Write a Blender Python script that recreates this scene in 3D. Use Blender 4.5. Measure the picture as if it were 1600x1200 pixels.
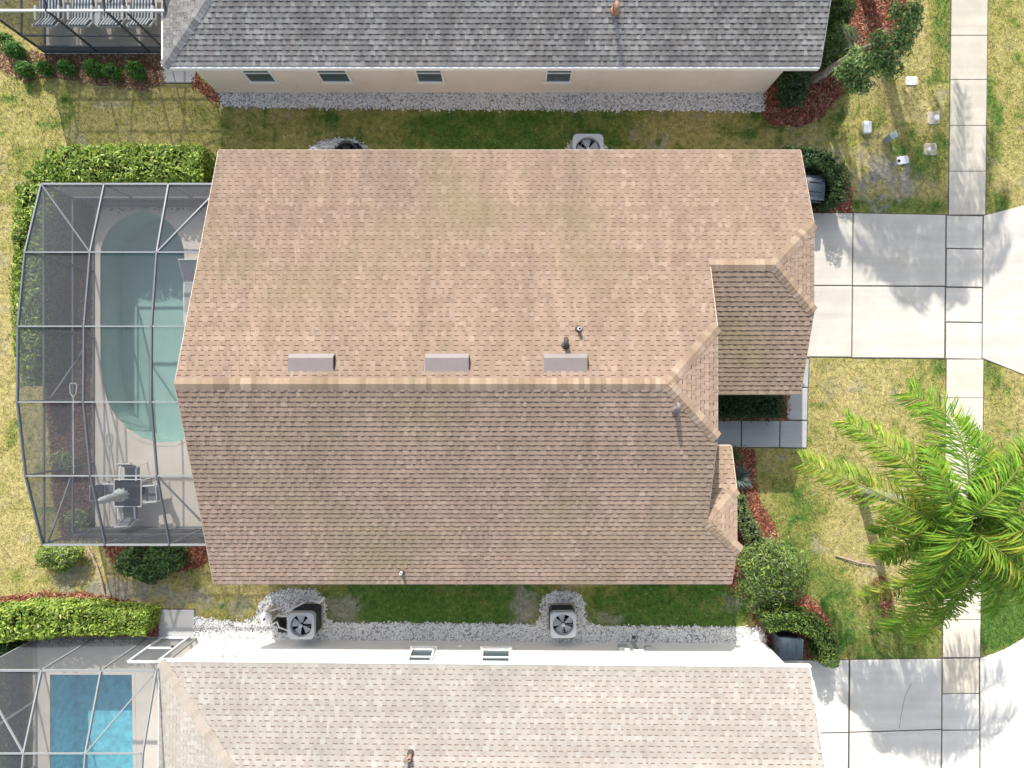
import bpy, math, random
import numpy as np
from mathutils import Vector, Matrix
from mathutils.geometry import tessellate_polygon

for o in list(bpy.data.objects):
    bpy.data.objects.remove(o)
scene = bpy.context.scene
COL = scene.collection
random.seed(7)
RNG = np.random.default_rng(11)
PI = math.pi

# ------------------------------------------------------------------ camera, sky, sun, exposure
CAM_H = 23.0            # metres above the lawn
FPX = 1067.0            # focal length in pixels of a 1600 px wide picture
cam_data = bpy.data.cameras.new('camera')
cam_data.sensor_width = 36.0
cam_data.lens = 36.0 * FPX / 1600.0
cam_data.clip_end = 800.0
cam = bpy.data.objects.new('camera', cam_data)
cam.location = (0, 0, CAM_H)
COL.objects.link(cam)
scene.camera = cam

SUN_EL = math.radians(35.5)
SUN_AZ = math.radians(-13.2)      # measured from +Y towards +X
world = bpy.data.worlds.new('World')
scene.world = world
world.use_nodes = True
wn = world.node_tree
bg = wn.nodes['Background']
sky = wn.nodes.new('ShaderNodeTexSky')
sky.sky_type = 'NISHITA'
sky.sun_disc = False
sky.sun_elevation = SUN_EL
sky.sun_rotation = SUN_AZ
sky.dust_density = 2.0
hs = wn.nodes.new('ShaderNodeHueSaturation')
hs.inputs['Saturation'].default_value = 0.62
wn.links.new(sky.outputs[0], hs.inputs['Color'])
wn.links.new(hs.outputs[0], bg.inputs[0])
bg.inputs[1].default_value = 0.15

sun_data = bpy.data.lights.new('sun', 'SUN')
sun_data.energy = 3.2
sun_data.angle = math.radians(0.55)
sun_data.color = (1.0, 0.95, 0.87)
sun = bpy.data.objects.new('sun', sun_data)
travel = Vector((-math.sin(SUN_AZ) * math.cos(SUN_EL), -math.cos(SUN_AZ) * math.cos(SUN_EL), -math.sin(SUN_EL)))
sun.rotation_euler = travel.to_track_quat('-Z', 'Y').to_euler()
sun.location = (-5, 20, 30)
COL.objects.link(sun)

scene.view_settings.view_transform = 'Standard'
scene.view_settings.look = 'None'
scene.view_settings.exposure = 0.83
scene.view_settings.gamma = 1.0
scene.cycles.use_denoising = True
scene.cycles.max_bounces = 6
scene.cycles.transparent_max_bounces = 24
scene.cycles.caustics_reflective = False
scene.cycles.caustics_refractive = False
scene.cycles.sample_clamp_indirect = 6.0


def P(px, py, z=0.0):
    """point of the place that stands at height z below the given spot of the plan"""
    k = (CAM_H - z) / FPX
    return Vector(((px - 800.0) * k, (600.0 - py) * k, z))


def P2(px, py, z=0.0):
    p = P(px, py, z)
    return (p.x, p.y)


# ------------------------------------------------------------------ materials
def nd(nt, kind, **kw):
    n = nt.nodes.new(kind)
    for k, v in kw.items():
        setattr(n, k, v)
    return n


def pbr(name, color=(0.5, 0.5, 0.5), rough=0.7, metal=0.0, var=0.0, scale=6.0, bump=0.0, bscale=60.0,
        attr=False, spec=0.3, stain=None, stain_amt=0.0, stain_scale=0.6, translucent=0.0, stretch=(1, 1, 1), fine=0.0, streak=0.0, along=(1.0, 0.09, 0.09), grit=0.0):
    m = bpy.data.materials.new(name)
    m.use_nodes = True
    nt = m.node_tree
    b = nt.nodes['Principled BSDF']
    b.inputs['Roughness'].default_value = rough
    b.inputs['Metallic'].default_value = metal
    b.inputs['Specular IOR Level'].default_value = spec
    b.inputs['Diffuse Roughness'].default_value = grit
    geo = nd(nt, 'ShaderNodeNewGeometry')
    mp = nd(nt, 'ShaderNodeMapping')
    mp.inputs['Scale'].default_value = stretch
    nt.links.new(geo.outputs['Position'], mp.inputs['Vector'])
    if attr:
        a = nd(nt, 'ShaderNodeAttribute', attribute_name='col')
        cur = a.outputs['Color']
    else:
        r = nd(nt, 'ShaderNodeRGB')
        r.outputs[0].default_value = (*color, 1)
        cur = r.outputs[0]

    def modulate(cur, sc, amount, detail=5.0, rough_n=0.6):
        nonlocal mp
        n = nd(nt, 'ShaderNodeTexNoise')
        n.inputs['Scale'].default_value = sc
        n.inputs['Detail'].default_value = detail
        n.inputs['Roughness'].default_value = rough_n
        nt.links.new(mp.outputs[0], n.inputs['Vector'])
        mr = nd(nt, 'ShaderNodeMapRange')
        mr.inputs['From Min'].default_value = 0.3
        mr.inputs['From Max'].default_value = 0.7
        mr.inputs['To Min'].default_value = 1.0 - amount
        mr.inputs['To Max'].default_value = 1.0 + amount
        nt.links.new(n.outputs['Fac'], mr.inputs['Value'])
        mx = nd(nt, 'ShaderNodeVectorMath', operation='SCALE')
        nt.links.new(cur, mx.inputs[0])
        nt.links.new(mr.outputs[0], mx.inputs['Scale'])
        return mx.outputs[0]

    if var:
        cur = modulate(cur, scale, var)
    if streak:
        # rain marks running down the slope
        keep_mp = mp
        mp = nd(nt, 'ShaderNodeMapping')
        mp.inputs['Scale'].default_value = along
        nt.links.new(geo.outputs['Position'], mp.inputs['Vector'])
        cur = modulate(cur, 2.6, streak, 3.0)
        mp = keep_mp
    if fine:
        cur = modulate(cur, 55.0, fine, 2.0)
    if stain is not None:
        n = nd(nt, 'ShaderNodeTexNoise')
        n.inputs['Scale'].default_value = stain_scale
        n.inputs['Detail'].default_value = 6.0
        nt.links.new(mp.outputs[0], n.inputs['Vector'])
        mr = nd(nt, 'ShaderNodeMapRange')
        mr.inputs['From Min'].default_value = 0.48
        mr.inputs['From Max'].default_value = 0.72
        mr.inputs['To Max'].default_value = stain_amt
        nt.links.new(n.outputs['Fac'], mr.inputs['Value'])
        mx = nd(nt, 'ShaderNodeMix', data_type='RGBA')
        nt.links.new(mr.outputs[0], mx.inputs['Factor'])
        nt.links.new(cur, mx.inputs[6])
        mx.inputs[7].default_value = (*stain, 1)
        cur = mx.outputs[2]
    nt.links.new(cur, b.inputs['Base Color'])
    if bump:
        n = nd(nt, 'ShaderNodeTexNoise')
        n.inputs['Scale'].default_value = bscale
        n.inputs['Detail'].default_value = 4.0
        nt.links.new(geo.outputs['Position'], n.inputs['Vector'])
        bp = nd(nt, 'ShaderNodeBump')
        bp.inputs['Strength'].default_value = bump
        bp.inputs['Distance'].default_value = 0.02
        nt.links.new(n.outputs['Fac'], bp.inputs['Height'])
        nt.links.new(bp.outputs[0], b.inputs['Normal'])
    if translucent:
        t = nd(nt, 'ShaderNodeBsdfTranslucent')
        nt.links.new(cur, t.inputs['Color'])
        ms = nd(nt, 'ShaderNodeMixShader')
        ms.inputs[0].default_value = translucent
        nt.links.new(b.outputs[0], ms.inputs[1])
        nt.links.new(t.outputs[0], ms.inputs[2])
        nt.links.new(ms.outputs[0], nt.nodes['Material Output'].inputs[0])
    return m


def screen_material(name, color, density):
    """woven insect screen: open mesh, denser when looked at along the weave"""
    m = bpy.data.materials.new(name)
    m.use_nodes = True
    nt = m.node_tree
    nt.nodes.remove(nt.nodes['Principled BSDF'])
    d = nd(nt, 'ShaderNodeBsdfDiffuse')
    d.inputs[0].default_value = (*color, 1)
    tl = nd(nt, 'ShaderNodeBsdfTranslucent')
    tl.inputs[0].default_value = (*color, 1)
    ad = nd(nt, 'ShaderNodeMixShader')
    ad.inputs[0].default_value = 0.35
    nt.links.new(d.outputs[0], ad.inputs[1])
    nt.links.new(tl.outputs[0], ad.inputs[2])
    t = nd(nt, 'ShaderNodeBsdfTransparent')
    geo = nd(nt, 'ShaderNodeNewGeometry')
    dot = nd(nt, 'ShaderNodeVectorMath', operation='DOT_PRODUCT')
    nt.links.new(geo.outputs['Incoming'], dot.inputs[0])
    nt.links.new(geo.outputs['Normal'], dot.inputs[1])
    ab = nd(nt, 'ShaderNodeMath', operation='ABSOLUTE')
    nt.links.new(dot.outputs['Value'], ab.inputs[0])
    mxm = nd(nt, 'ShaderNodeMath', operation='MAXIMUM')
    nt.links.new(ab.outputs[0], mxm.inputs[0])
    mxm.inputs[1].default_value = 0.34
    dv = nd(nt, 'ShaderNodeMath', operation='DIVIDE')
    dv.inputs[0].default_value = density
    nt.links.new(mxm.outputs[0], dv.inputs[1])
    mn = nd(nt, 'ShaderNodeMath', operation='MINIMUM')
    nt.links.new(dv.outputs[0], mn.inputs[0])
    mn.inputs[1].default_value = 0.5
    ms = nd(nt, 'ShaderNodeMixShader')
    nt.links.new(mn.outputs[0], ms.inputs[0])
    nt.links.new(t.outputs[0], ms.inputs[1])
    nt.links.new(ad.outputs[0], ms.inputs[2])
    nt.links.new(ms.outputs[0], nt.nodes['Material Output'].inputs[0])
    return m


def water_material(name, tint, ripple):
    m = bpy.data.materials.new(name)
    m.use_nodes = True
    nt = m.node_tree
    nt.nodes.remove(nt.nodes['Principled BSDF'])
    t = nd(nt, 'ShaderNodeBsdfTransparent')
    t.inputs[0].default_value = (*tint, 1)
    g = nd(nt, 'ShaderNodeBsdfGlossy')
    g.inputs['Roughness'].default_value = 0.04
    fr = nd(nt, 'ShaderNodeFresnel')
    fr.inputs['IOR'].default_value = 1.33
    geo = nd(nt, 'ShaderNodeNewGeometry')
    n = nd(nt, 'ShaderNodeTexNoise')
    n.inputs['Scale'].default_value = 3.2
    n.inputs['Detail'].default_value = 3.0
    nt.links.new(geo.outputs['Position'], n.inputs['Vector'])
    bp = nd(nt, 'ShaderNodeBump')
    bp.inputs['Strength'].default_value = ripple
    bp.inputs['Distance'].default_value = 0.08
    nt.links.new(n.outputs['Fac'], bp.inputs['Height'])
    nt.links.new(bp.outputs[0], g.inputs['Normal'])
    nt.links.new(bp.outputs[0], fr.inputs['Normal'])
    ms = nd(nt, 'ShaderNodeMixShader')
    nt.links.new(fr.outputs[0], ms.inputs[0])
    nt.links.new(t.outputs[0], ms.inputs[1])
    nt.links.new(g.outputs[0], ms.inputs[2])
    nt.links.new(ms.outputs[0], nt.nodes['Material Output'].inputs[0])
    return m


M = {}
M['ground'] = pbr('ground', attr=True, rough=0.95, var=0.38, scale=7.0, bump=1.0, bscale=30.0, spec=0.1, fine=0.35)
M['grass'] = pbr('grass_blades', attr=True, rough=0.8, spec=0.15, translucent=0.25)
M['concrete'] = pbr('concrete', attr=True, rough=0.9, var=0.05, scale=1.6, bump=0.15, bscale=90, spec=0.2,
                    stain=(0.50, 0.45, 0.365), stain_amt=0.28, stain_scale=1.1, fine=0.08, streak=0.09, along=(0.06, 1.0, 1.0), grit=0.6)
M['joint'] = pbr('joint_filler', (0.10, 0.09, 0.075), rough=1.0, var=0.3, scale=12)
M['deck'] = pbr('deck_concrete', (0.68, 0.63, 0.55), rough=0.9, var=0.06, scale=1.2, bump=0.15, bscale=90, spec=0.2,
                stain=(0.36, 0.31, 0.2), stain_amt=0.3, stain_scale=0.7)
M['gravel'] = pbr('gravel_stones', attr=True, rough=0.85, spec=0.2)
M['gravel_bed'] = pbr('gravel_bed', (0.36, 0.36, 0.35), rough=1.0, var=0.5, scale=30, bump=0.6, bscale=60, spec=0.1)
M['mulch'] = pbr('mulch_chips', attr=True, rough=0.95, spec=0.1)
M['mulch_bed'] = pbr('mulch_bed', attr=True, rough=1.0, var=0.4, scale=14, bump=1.0, bscale=45, spec=0.05)
M['leaf'] = pbr('leaf', attr=True, rough=0.45, spec=0.35, translucent=0.3)
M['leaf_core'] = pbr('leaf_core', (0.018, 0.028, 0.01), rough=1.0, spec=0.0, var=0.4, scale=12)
M['palm_leaf'] = pbr('palm_leaf', attr=True, rough=0.6, spec=0.22, translucent=0.38)
M['bark'] = pbr('bark', (0.42, 0.38, 0.32), rough=0.95, var=0.35, scale=14, bump=0.8, bscale=30, spec=0.1)
M['palm_bark'] = pbr('palm_bark', (0.30, 0.28, 0.25), rough=0.95, var=0.3, scale=10, bump=0.7, bscale=24, spec=0.1, stretch=(1, 1, 4))
M['shingle_tan'] = pbr('shingle_tan', attr=True, rough=0.95, var=0.07, scale=0.55, bump=0.9, bscale=70, spec=0.08,
                       stain=(0.30, 0.265, 0.13), stain_amt=0.38, stain_scale=0.33, fine=0.12, streak=0.10, grit=1.0)
M['shingle_grey'] = pbr('shingle_grey', attr=True, rough=0.95, var=0.13, scale=0.8, bump=0.9, bscale=70, spec=0.08,
                        stain=(0.16, 0.158, 0.152), stain_amt=0.35, stain_scale=1.0, fine=0.12, streak=0.14, grit=1.0)
M['shingle_pale'] = pbr('shingle_pale', attr=True, rough=0.95, var=0.08, scale=0.6, bump=0.9, bscale=70, spec=0.08, fine=0.08, streak=0.04, grit=1.0)
M['roof_deck'] = pbr('roof_deck', (0.14, 0.11, 0.09), rough=1.0, spec=0.05)
M['white_paint'] = pbr('white_paint', (0.80, 0.80, 0.78), rough=0.5, var=0.04, scale=3)
M['cream_trim'] = pbr('cream_trim', (0.62, 0.52, 0.40), rough=0.6, var=0.05, scale=3)
M['stucco_peach'] = pbr('stucco_peach', (0.76, 0.67, 0.58), rough=0.95, var=0.05, scale=1.2, bump=0.3, bscale=70, spec=0.1)
M['stucco_white'] = pbr('stucco_white', (0.82, 0.81, 0.78), rough=0.95, var=0.03, scale=1.5, bump=0.3, bscale=70, spec=0.1)
M['stucco_tan'] = pbr('stucco_tan', (0.62, 0.52, 0.42), rough=0.95, var=0.05, scale=1.2, bump=0.3, bscale=70, spec=0.1)
M['glass'] = pbr('window_glass', (0.06, 0.09, 0.10), rough=0.06, spec=0.6)
M['aluminium'] = pbr('bronze_frame', (0.17, 0.185, 0.20), rough=0.4, metal=0.3, var=0.05, scale=8)
M['white_metal'] = pbr('white_metal', (0.74, 0.75, 0.75), rough=0.4, spec=0.4)
M['grey_metal'] = pbr('grey_metal', (0.27, 0.285, 0.29), rough=0.4, spec=0.4)
M['dark_frame'] = pbr('dark_frame', (0.055, 0.06, 0.068), rough=0.5, spec=0.4)
M['screen'] = screen_material('insect_screen', (0.17, 0.18, 0.195), 0.25)
M['screen_dark'] = screen_material('insect_screen_dark', (0.09, 0.095, 0.10), 0.24)
M['kick'] = pbr('kick_plate', (0.16, 0.17, 0.185), rough=0.5, var=0.1, scale=4)
M['pool_plaster'] = pbr('pool_plaster', (0.52, 0.61, 0.58), rough=0.8, var=0.06, scale=2.0)
M['pool_plaster_blue'] = pbr('pool_plaster_blue', (0.42, 0.76, 0.84), rough=0.8, var=0.25, scale=5.0)
M['water'] = water_material('pool_water', (0.76, 0.89, 0.87), 0.4)
M['water_blue'] = water_material('pool_water_blue', (0.62, 0.88, 0.92), 0.5)
M['vent_metal'] = pbr('vent_metal', (0.215, 0.185, 0.175), rough=0.5, spec=0.3, var=0.05, scale=4)
M['vent_dark'] = pbr('vent_dark', (0.08, 0.065, 0.06), rough=0.7)
M['copper'] = pbr('brown_pipe', (0.33, 0.19, 0.13), rough=0.6, var=0.1, scale=10)
M['pvc'] = pbr('pvc_white', (0.78, 0.78, 0.76), rough=0.45, spec=0.4)
M['black'] = pbr('black_void', (0.012, 0.012, 0.014), rough=0.9, spec=0.1)
M['ac_white'] = pbr('ac_paint', (0.50, 0.52, 0.54), rough=0.45, var=0.04, scale=5)
M['ac_dark'] = pbr('ac_dark', (0.045, 0.052, 0.058), rough=0.5, var=0.1, scale=6)
M['ac_grey'] = pbr('ac_grey', (0.40, 0.43, 0.45), rough=0.45, var=0.05, scale=6)
M['beige_plastic'] = pbr('beige_plastic', (0.46, 0.42, 0.34), rough=0.55, var=0.06, scale=6)
M['bin'] = pbr('bin_plastic', (0.035, 0.05, 0.068), rough=0.42, spec=0.4, var=0.15, scale=7)
M['bin_black'] = pbr('bin_black', (0.02, 0.022, 0.025), rough=0.6)
M['table_glass'] = pbr('table_glass', (0.035, 0.042, 0.05), rough=0.04, spec=0.7)
M['sling'] = pbr('sling_fabric', (0.20, 0.22, 0.25), rough=0.85, var=0.08, scale=14)
M['sling_pale'] = pbr('sling_pale', (0.36, 0.37, 0.38), rough=0.85, var=0.08, scale=14)
M['umbrella'] = pbr('umbrella_cloth', (0.60, 0.68, 0.68), rough=0.85, var=0.15, scale=9)
M['stripe'] = pbr('striped_cloth', attr=True, rough=0.9)
M['util_white'] = pbr('utility_lid', (0.78, 0.78, 0.78), rough=0.55, var=0.05, scale=9)
M['util_grey'] = pbr('utility_grey', (0.36, 0.42, 0.42), rough=0.5, var=0.05, scale=9)
M['util_concrete'] = pbr('utility_concrete', (0.42, 0.38, 0.29), rough=0.9, var=0.3, scale=7, bump=0.3)
M['dry_frond'] = pbr('dry_frond', (0.42, 0.33, 0.24), rough=0.9, var=0.25, scale=10)
M['green_pole'] = pbr('net_rim', (0.55, 0.66, 0.55), rough=0.4)


# ------------------------------------------------------------------ mesh helpers
def link_mesh(name, me, mat, parent=None):
    o = bpy.data.objects.new(name, me)
    if mat is not None:
        me.materials.append(mat)
    COL.objects.link(o)
    if parent is not None:
        o.parent = parent
    return o


def mesh_np(name, V, F, mat, parent=None, col=None, off=(0, 0, 0), smooth=False):
    V = np.asarray(V, dtype=np.float32) - np.asarray(off, dtype=np.float32)
    F = np.asarray(F, dtype=np.int32)
    me = bpy.data.meshes.new(name)
    me.vertices.add(len(V))
    me.vertices.foreach_set('co', V.ravel())
    k = F.shape[1]
    me.loops.add(F.size)
    me.loops.foreach_set('vertex_index', F.ravel())
    me.polygons.add(len(F))
    me.polygons.foreach_set('loop_start', np.arange(0, F.size, k, dtype=np.int32))
    me.update(calc_edges=True)
    if smooth:
        me.polygons.foreach_set('use_smooth', np.ones(len(F), dtype=bool))
    if col is not None:
        a = me.color_attributes.new('col', 'FLOAT_COLOR', 'CORNER')
        c = np.ones((F.size, 4), dtype=np.float32)
        c[:, :3] = np.repeat(np.asarray(col, dtype=np.float32), k, axis=0)
        a.data.foreach_set('color', c.ravel())
    return link_mesh(name, me, mat, parent)


def root_offset(parent):
    """world place of the thing a part belongs to"""
    p = parent
    v = Vector((0, 0, 0))
    while p is not None:
        v += p.location
        p = p.parent
    return v


class MB:
    def __init__(self):
        self.v = []
        self.f = []
        self.c = []

    def add(self, pts, faces, col=None):
        b = len(self.v)
        self.v.extend([tuple(p) for p in pts])
        for f in faces:
            self.f.append(tuple(b + i for i in f))
            self.c.append(col)
        return self

    def quad(self, a, b, c, d, col=None):
        return self.add((a, b, c, d), ((0, 1, 2, 3),), col)

    def box(self, lo, hi, col=None):
        x0, y0, z0 = lo
        x1, y1, z1 = hi
        return self.add([(x0, y0, z0), (x1, y0, z0), (x1, y1, z0), (x0, y1, z0), (x0, y0, z1), (x1, y0, z1), (x1, y1, z1), (x0, y1, z1)],
                        [(3, 2, 1, 0), (4, 5, 6, 7), (0, 1, 5, 4), (1, 2, 6, 5), (2, 3, 7, 6), (3, 0, 4, 7)], col)

    def cbox(self, lo, hi, bev, col=None):
        """box with its four upright edges and its top edge chamfered"""
        x0, y0, z0 = lo
        x1, y1, z1 = hi
        b = bev

        def ring(i, z):
            return [(x0 + b + i, y0 + i, z), (x1 - b - i, y0 + i, z), (x1 - i, y0 + b + i, z), (x1 - i, y1 - b - i, z),
                    (x1 - b - i, y1 - i, z), (x0 + b + i, y1 - i, z), (x0 + i, y1 - b - i, z), (x0 + i, y0 + b + i, z)]
        pts = ring(0, z0) + ring(0, z1 - b * 0.4) + ring(b * 0.4, z1)
        fs = [tuple(range(7, -1, -1)), tuple(range(16, 24))]
        for r in (0, 8):
            for k in range(8):
                fs.append((r + k, r + (k + 1) % 8, r + 8 + (k + 1) % 8, r + 8 + k))
        return self.add(pts, fs, col)

    def prism(self, poly, z0, z1, col=None):
        n = len(poly)
        pts = [(p[0], p[1], z0) for p in poly] + [(p[0], p[1], z1) for p in poly]
        fs = [tuple(range(n - 1, -1, -1)), tuple(range(n, 2 * n))]
        for k in range(n):
            fs.append((k, (k + 1) % n, n + (k + 1) % n, n + k))
        return self.add(pts, fs, col)

    def bar(self, a, b, w, h=None, col=None):
        """straight bar of rectangular section from a to b"""
        h = h or w
        a, b = Vector(a), Vector(b)
        d = (b - a).normalized()
        up = Vector((0, 0, 1)) if abs(d.z) < 0.95 else Vector((0, 1, 0))
        s = d.cross(up).normalized()
        u = s.cross(d).normalized()
        pts = []
        for p in (a, b):
            for i, j in ((-1, -1), (1, -1), (1, 1), (-1, 1)):
                pts.append(p + s * (i * w / 2) + u * (j * h / 2))
        return self.add(pts, [(3, 2, 1, 0), (4, 5, 6, 7), (0, 1, 5, 4), (1, 2, 6, 5), (2, 3, 7, 6), (3, 0, 4, 7)], col)

    def tube(self, path, radii, n=8, col=None, cap=True):
        path = [Vector(p) for p in path]
        if not hasattr(radii, '__len__'):
            radii = [radii] * len(path)
        base = len(self.v)
        rings = []
        prev = None
        for i, p in enumerate(path):
            d = (path[min(i + 1, len(path) - 1)] - path[max(i - 1, 0)]).normalized()
            if prev is None:
                up = Vector((0, 0, 1)) if abs(d.z) < 0.9 else Vector((1, 0, 0))
                s = d.cross(up).normalized()
            else:
                s = (prev - d * prev.dot(d)).normalized()
            prev = s
            u = d.cross(s)
            rings.append([p + s * (math.cos(2 * PI * k / n) * radii[i]) + u * (math.sin(2 * PI * k / n) * radii[i]) for k in range(n)])
        pts = [q for r in rings for q in r]
        fs = []
        for i in range(len(path) - 1):
            for k in range(n):
                fs.append((i * n + k, i * n + (k + 1) % n, (i + 1) * n + (k + 1) % n, (i + 1) * n + k))
        if cap:
            fs.append(tuple(range(n - 1, -1, -1)))
            fs.append(tuple((len(path) - 1) * n + k for k in range(n)))
        return self.add(pts, fs, col)

    def lathe(self, prof, c=(0, 0, 0), n=20, col=None):
        pts = []
        for r, z in prof:
            for k in range(n):
                pts.append((c[0] + r * math.cos(2 * PI * k / n), c[1] + r * math.sin(2 * PI * k / n), c[2] + z))
        fs = []
        for i in range(len(prof) - 1):
            for k in range(n):
                fs.append((i * n + k, i * n + (k + 1) % n, (i + 1) * n + (k + 1) % n, (i + 1) * n + k))
        fs.append(tuple(range(n - 1, -1, -1)))
        fs.append(tuple((len(prof) - 1) * n + k for k in range(n)))
        return self.add(pts, fs, col)

    def build(self, name, mat, parent=None, smooth=False):
        off = root_offset(parent)
        me = bpy.data.meshes.new(name)
        me.from_pydata([(p[0] - off.x, p[1] - off.y, p[2] - off.z) for p in self.v], [], self.f)
        if any(c is not None for c in self.c):
            a = me.color_attributes.new('col', 'FLOAT_COLOR', 'CORNER')
            buf = []
            for f, c in zip(self.f, self.c):
                c = c or (0.5, 0.5, 0.5)
                buf.extend([c[0], c[1], c[2], 1.0] * len(f))
            a.data.foreach_set('color', buf)
        if smooth:
            me.polygons.foreach_set('use_smooth', [True] * len(me.polygons))
        return link_mesh(name, me, mat, parent)


def tag(o, label=None, cat=None, group=None, kind=None):
    if label:
        o['label'] = label
    if cat:
        o['category'] = cat
    if group:
        o['group'] = group
    if kind:
        o['kind'] = kind
    return o


def thing(name, label, cat, loc=(0, 0, 0), group=None, kind=None):
    o = bpy.data.objects.new(name, None)
    o.empty_display_size = 0.3
    o.location = loc
    COL.objects.link(o)
    return tag(o, label, cat, group, kind)


def copy_tree(o, parent=None):
    c = o.copy()
    COL.objects.link(c)
    c.parent = parent
    for ch in o.children:
        copy_tree(ch, c)
    return c


def place(o, loc, rz=0.0, label=None):
    o.location = loc
    o.rotation_euler = (0, 0, rz)
    if label:
        o['label'] = label
    return o


def vary(c, a, rng=random):
    k = 1 + rng.uniform(-a, a)
    return (c[0] * k, c[1] * k, c[2] * k)


# smooth value noise on arrays (for colours of lawn and beds)
_G = np.random.default_rng(5).random((256, 256))


def vnoise(x, y, s, seed=0):
    x = x * s + seed * 17.3
    y = y * s + seed * 9.1
    xi = np.floor(x).astype(int)
    yi = np.floor(y).astype(int)
    fx = x - xi
    fy = y - yi
    fx = fx * fx * (3 - 2 * fx)
    fy = fy * fy * (3 - 2 * fy)
    g = lambda i, j: _G[i % 256, j % 256]
    return (g(xi, yi) * (1 - fx) + g(xi + 1, yi) * fx) * (1 - fy) + (g(xi, yi + 1) * (1 - fx) + g(xi + 1, yi + 1) * fx) * fy


def in_poly(x, y, poly):
    r = np.zeros(x.shape, dtype=bool)
    n = len(poly)
    for i in range(n):
        x0, y0 = poly[i]
        x1, y1 = poly[(i + 1) % n]
        c = ((y0 > y) != (y1 > y)) & (x < (x1 - x0) * (y - y0) / (y1 - y0 + 1e-12) + x0)
        r ^= c
    return r


def gp(*pts):
    """ground polygon"""
    return [P2(a, b) for a, b in pts]


# ------------------------------------------------------------------ plan of the ground (polygons at lawn level)
SW_L = lambda y: 1486 - 16 * y / 1200.0     # edges of the sidewalk
SW_R = lambda y: 1543 - 14 * y / 1200.0
MULCH = {
    'top_bed': gp((-60, 20), (0, 58), (40, 80), (75, 84), (256, 84), (256, 132), (225, 140), (150, 133), (75, 118), (40, 128), (0, 108), (-60, 80)),
    'corner_bed': gp((303, 116), (341, 147), (343, 166), (332, 158), (300, 130)),
    'tree_bed': gp((1192, 118), (1192, 180), (1205, 197), (1250, 198), (1285, 182), (1300, 162), (1325, 140), (1352, 112), (1385, 60), (1412, 20), (1420, -40), (1270, -40), (1268, 110)),
    'cage_side_bed': gp((140, 520), (144, 840), (100, 845), (85, 780), (78, 680), (70, 590), (70, 430), (140, 430)),
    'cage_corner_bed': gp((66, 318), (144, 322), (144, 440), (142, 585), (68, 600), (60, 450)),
    'north_bed': gp((40, 288), (150, 285), (330, 262), (345, 262), (345, 330), (40, 330)),
    'front_bed': gp((1095, 702), (1178, 702), (1182, 775), (1200, 805), (1218, 842), (1206, 856), (1215, 900), (1165, 930), (1095, 890)),
    'neighbour_front_bed': gp((1168, 945), (1190, 935), (1205, 942), (1240, 924), (1262, 930), (1292, 962), (1304, 1000), (1285, 1030), (1200, 1024), (1188, 985)),
    'bottom_shrub_bed': gp((160, 826), (330, 826), (324, 880), (290, 893), (190, 888), (165, 862)),
    'bottom_hedge_bed': gp((-40, 938), (60, 926), (130, 926), (210, 940), (250, 952), (246, 1002), (-40, 1010)),
    'bin_bed': gp((1215, 235), (1330, 290), (1330, 331), (1215, 331)),
    'entry_bed': gp((1095, 594), (1232, 594), (1232, 655), (1095, 656)),
    'palm_bed': gp((1362, 752), (1366, 770), (1352, 784), (1334, 782), (1324, 768), (1328, 752), (1345, 746)),
    'queen_bed': gp((1366, 905), (1380, 900), (1392, 925), (1394, 955), (1384, 966), (1372, 940)),
}
GRAVEL = {
    'neighbour_north_strip': gp((341, 140), (1200, 143), (1194, 174), (1000, 172), (700, 171), (348, 167)),
    'neighbour_south_strip': gp((304, 1004), (304, 962), (330, 968), (382, 972), (402, 962), (404, 945), (420, 928), (450, 921), (492, 922), (508, 940), (509, 962),
                                (520, 973), (700, 974), (835, 976), (845, 966), (846, 938), (862, 924), (898, 924), (912, 938), (914, 966), (928, 978), (1196, 980), (1196, 1010)),
    'heater_pad': gp((484, 260), (486, 232), (500, 221), (530, 216), (556, 219), (574, 231), (577, 260)),
    'condenser_pad': gp((880, 262), (884, 230), (896, 218), (915, 214), (938, 218), (950, 232), (952, 262)),
}
CONCRETE = []          # filled below: polygons used to keep grass off
DRIVE = [[(1180, 332), (1332, 333), (1331, 446), (1180, 446)], [(1180, 447), (1331, 447), (1330, 558), (1180, 557)],
         [(1333, 333), (1477, 336), (1476.5, 447), (1332, 446.5)], [(1332, 447.7), (1476, 448.2), (1475, 560), (1331, 559)]]
SIDE = [(1480, 337, 388), (1480, 389, 448), (1479, 449.5, 503), (1479, 504, 560.5)]
DECK = [(-14.1, 6.02), (-8.35, 6.02), (-8.35, -4.86), (-14.1, -4.86)]
DECK_TOP = [(-15.75, 11.1), (-9.9, 11.1), (-9.9, 22.0), (-15.75, 22.0)]
DECK_BOT = [(-16.1, -8.5), (-10.2, -8.5), (-10.2, -19.0), (-16.1, -19.0)]


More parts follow.
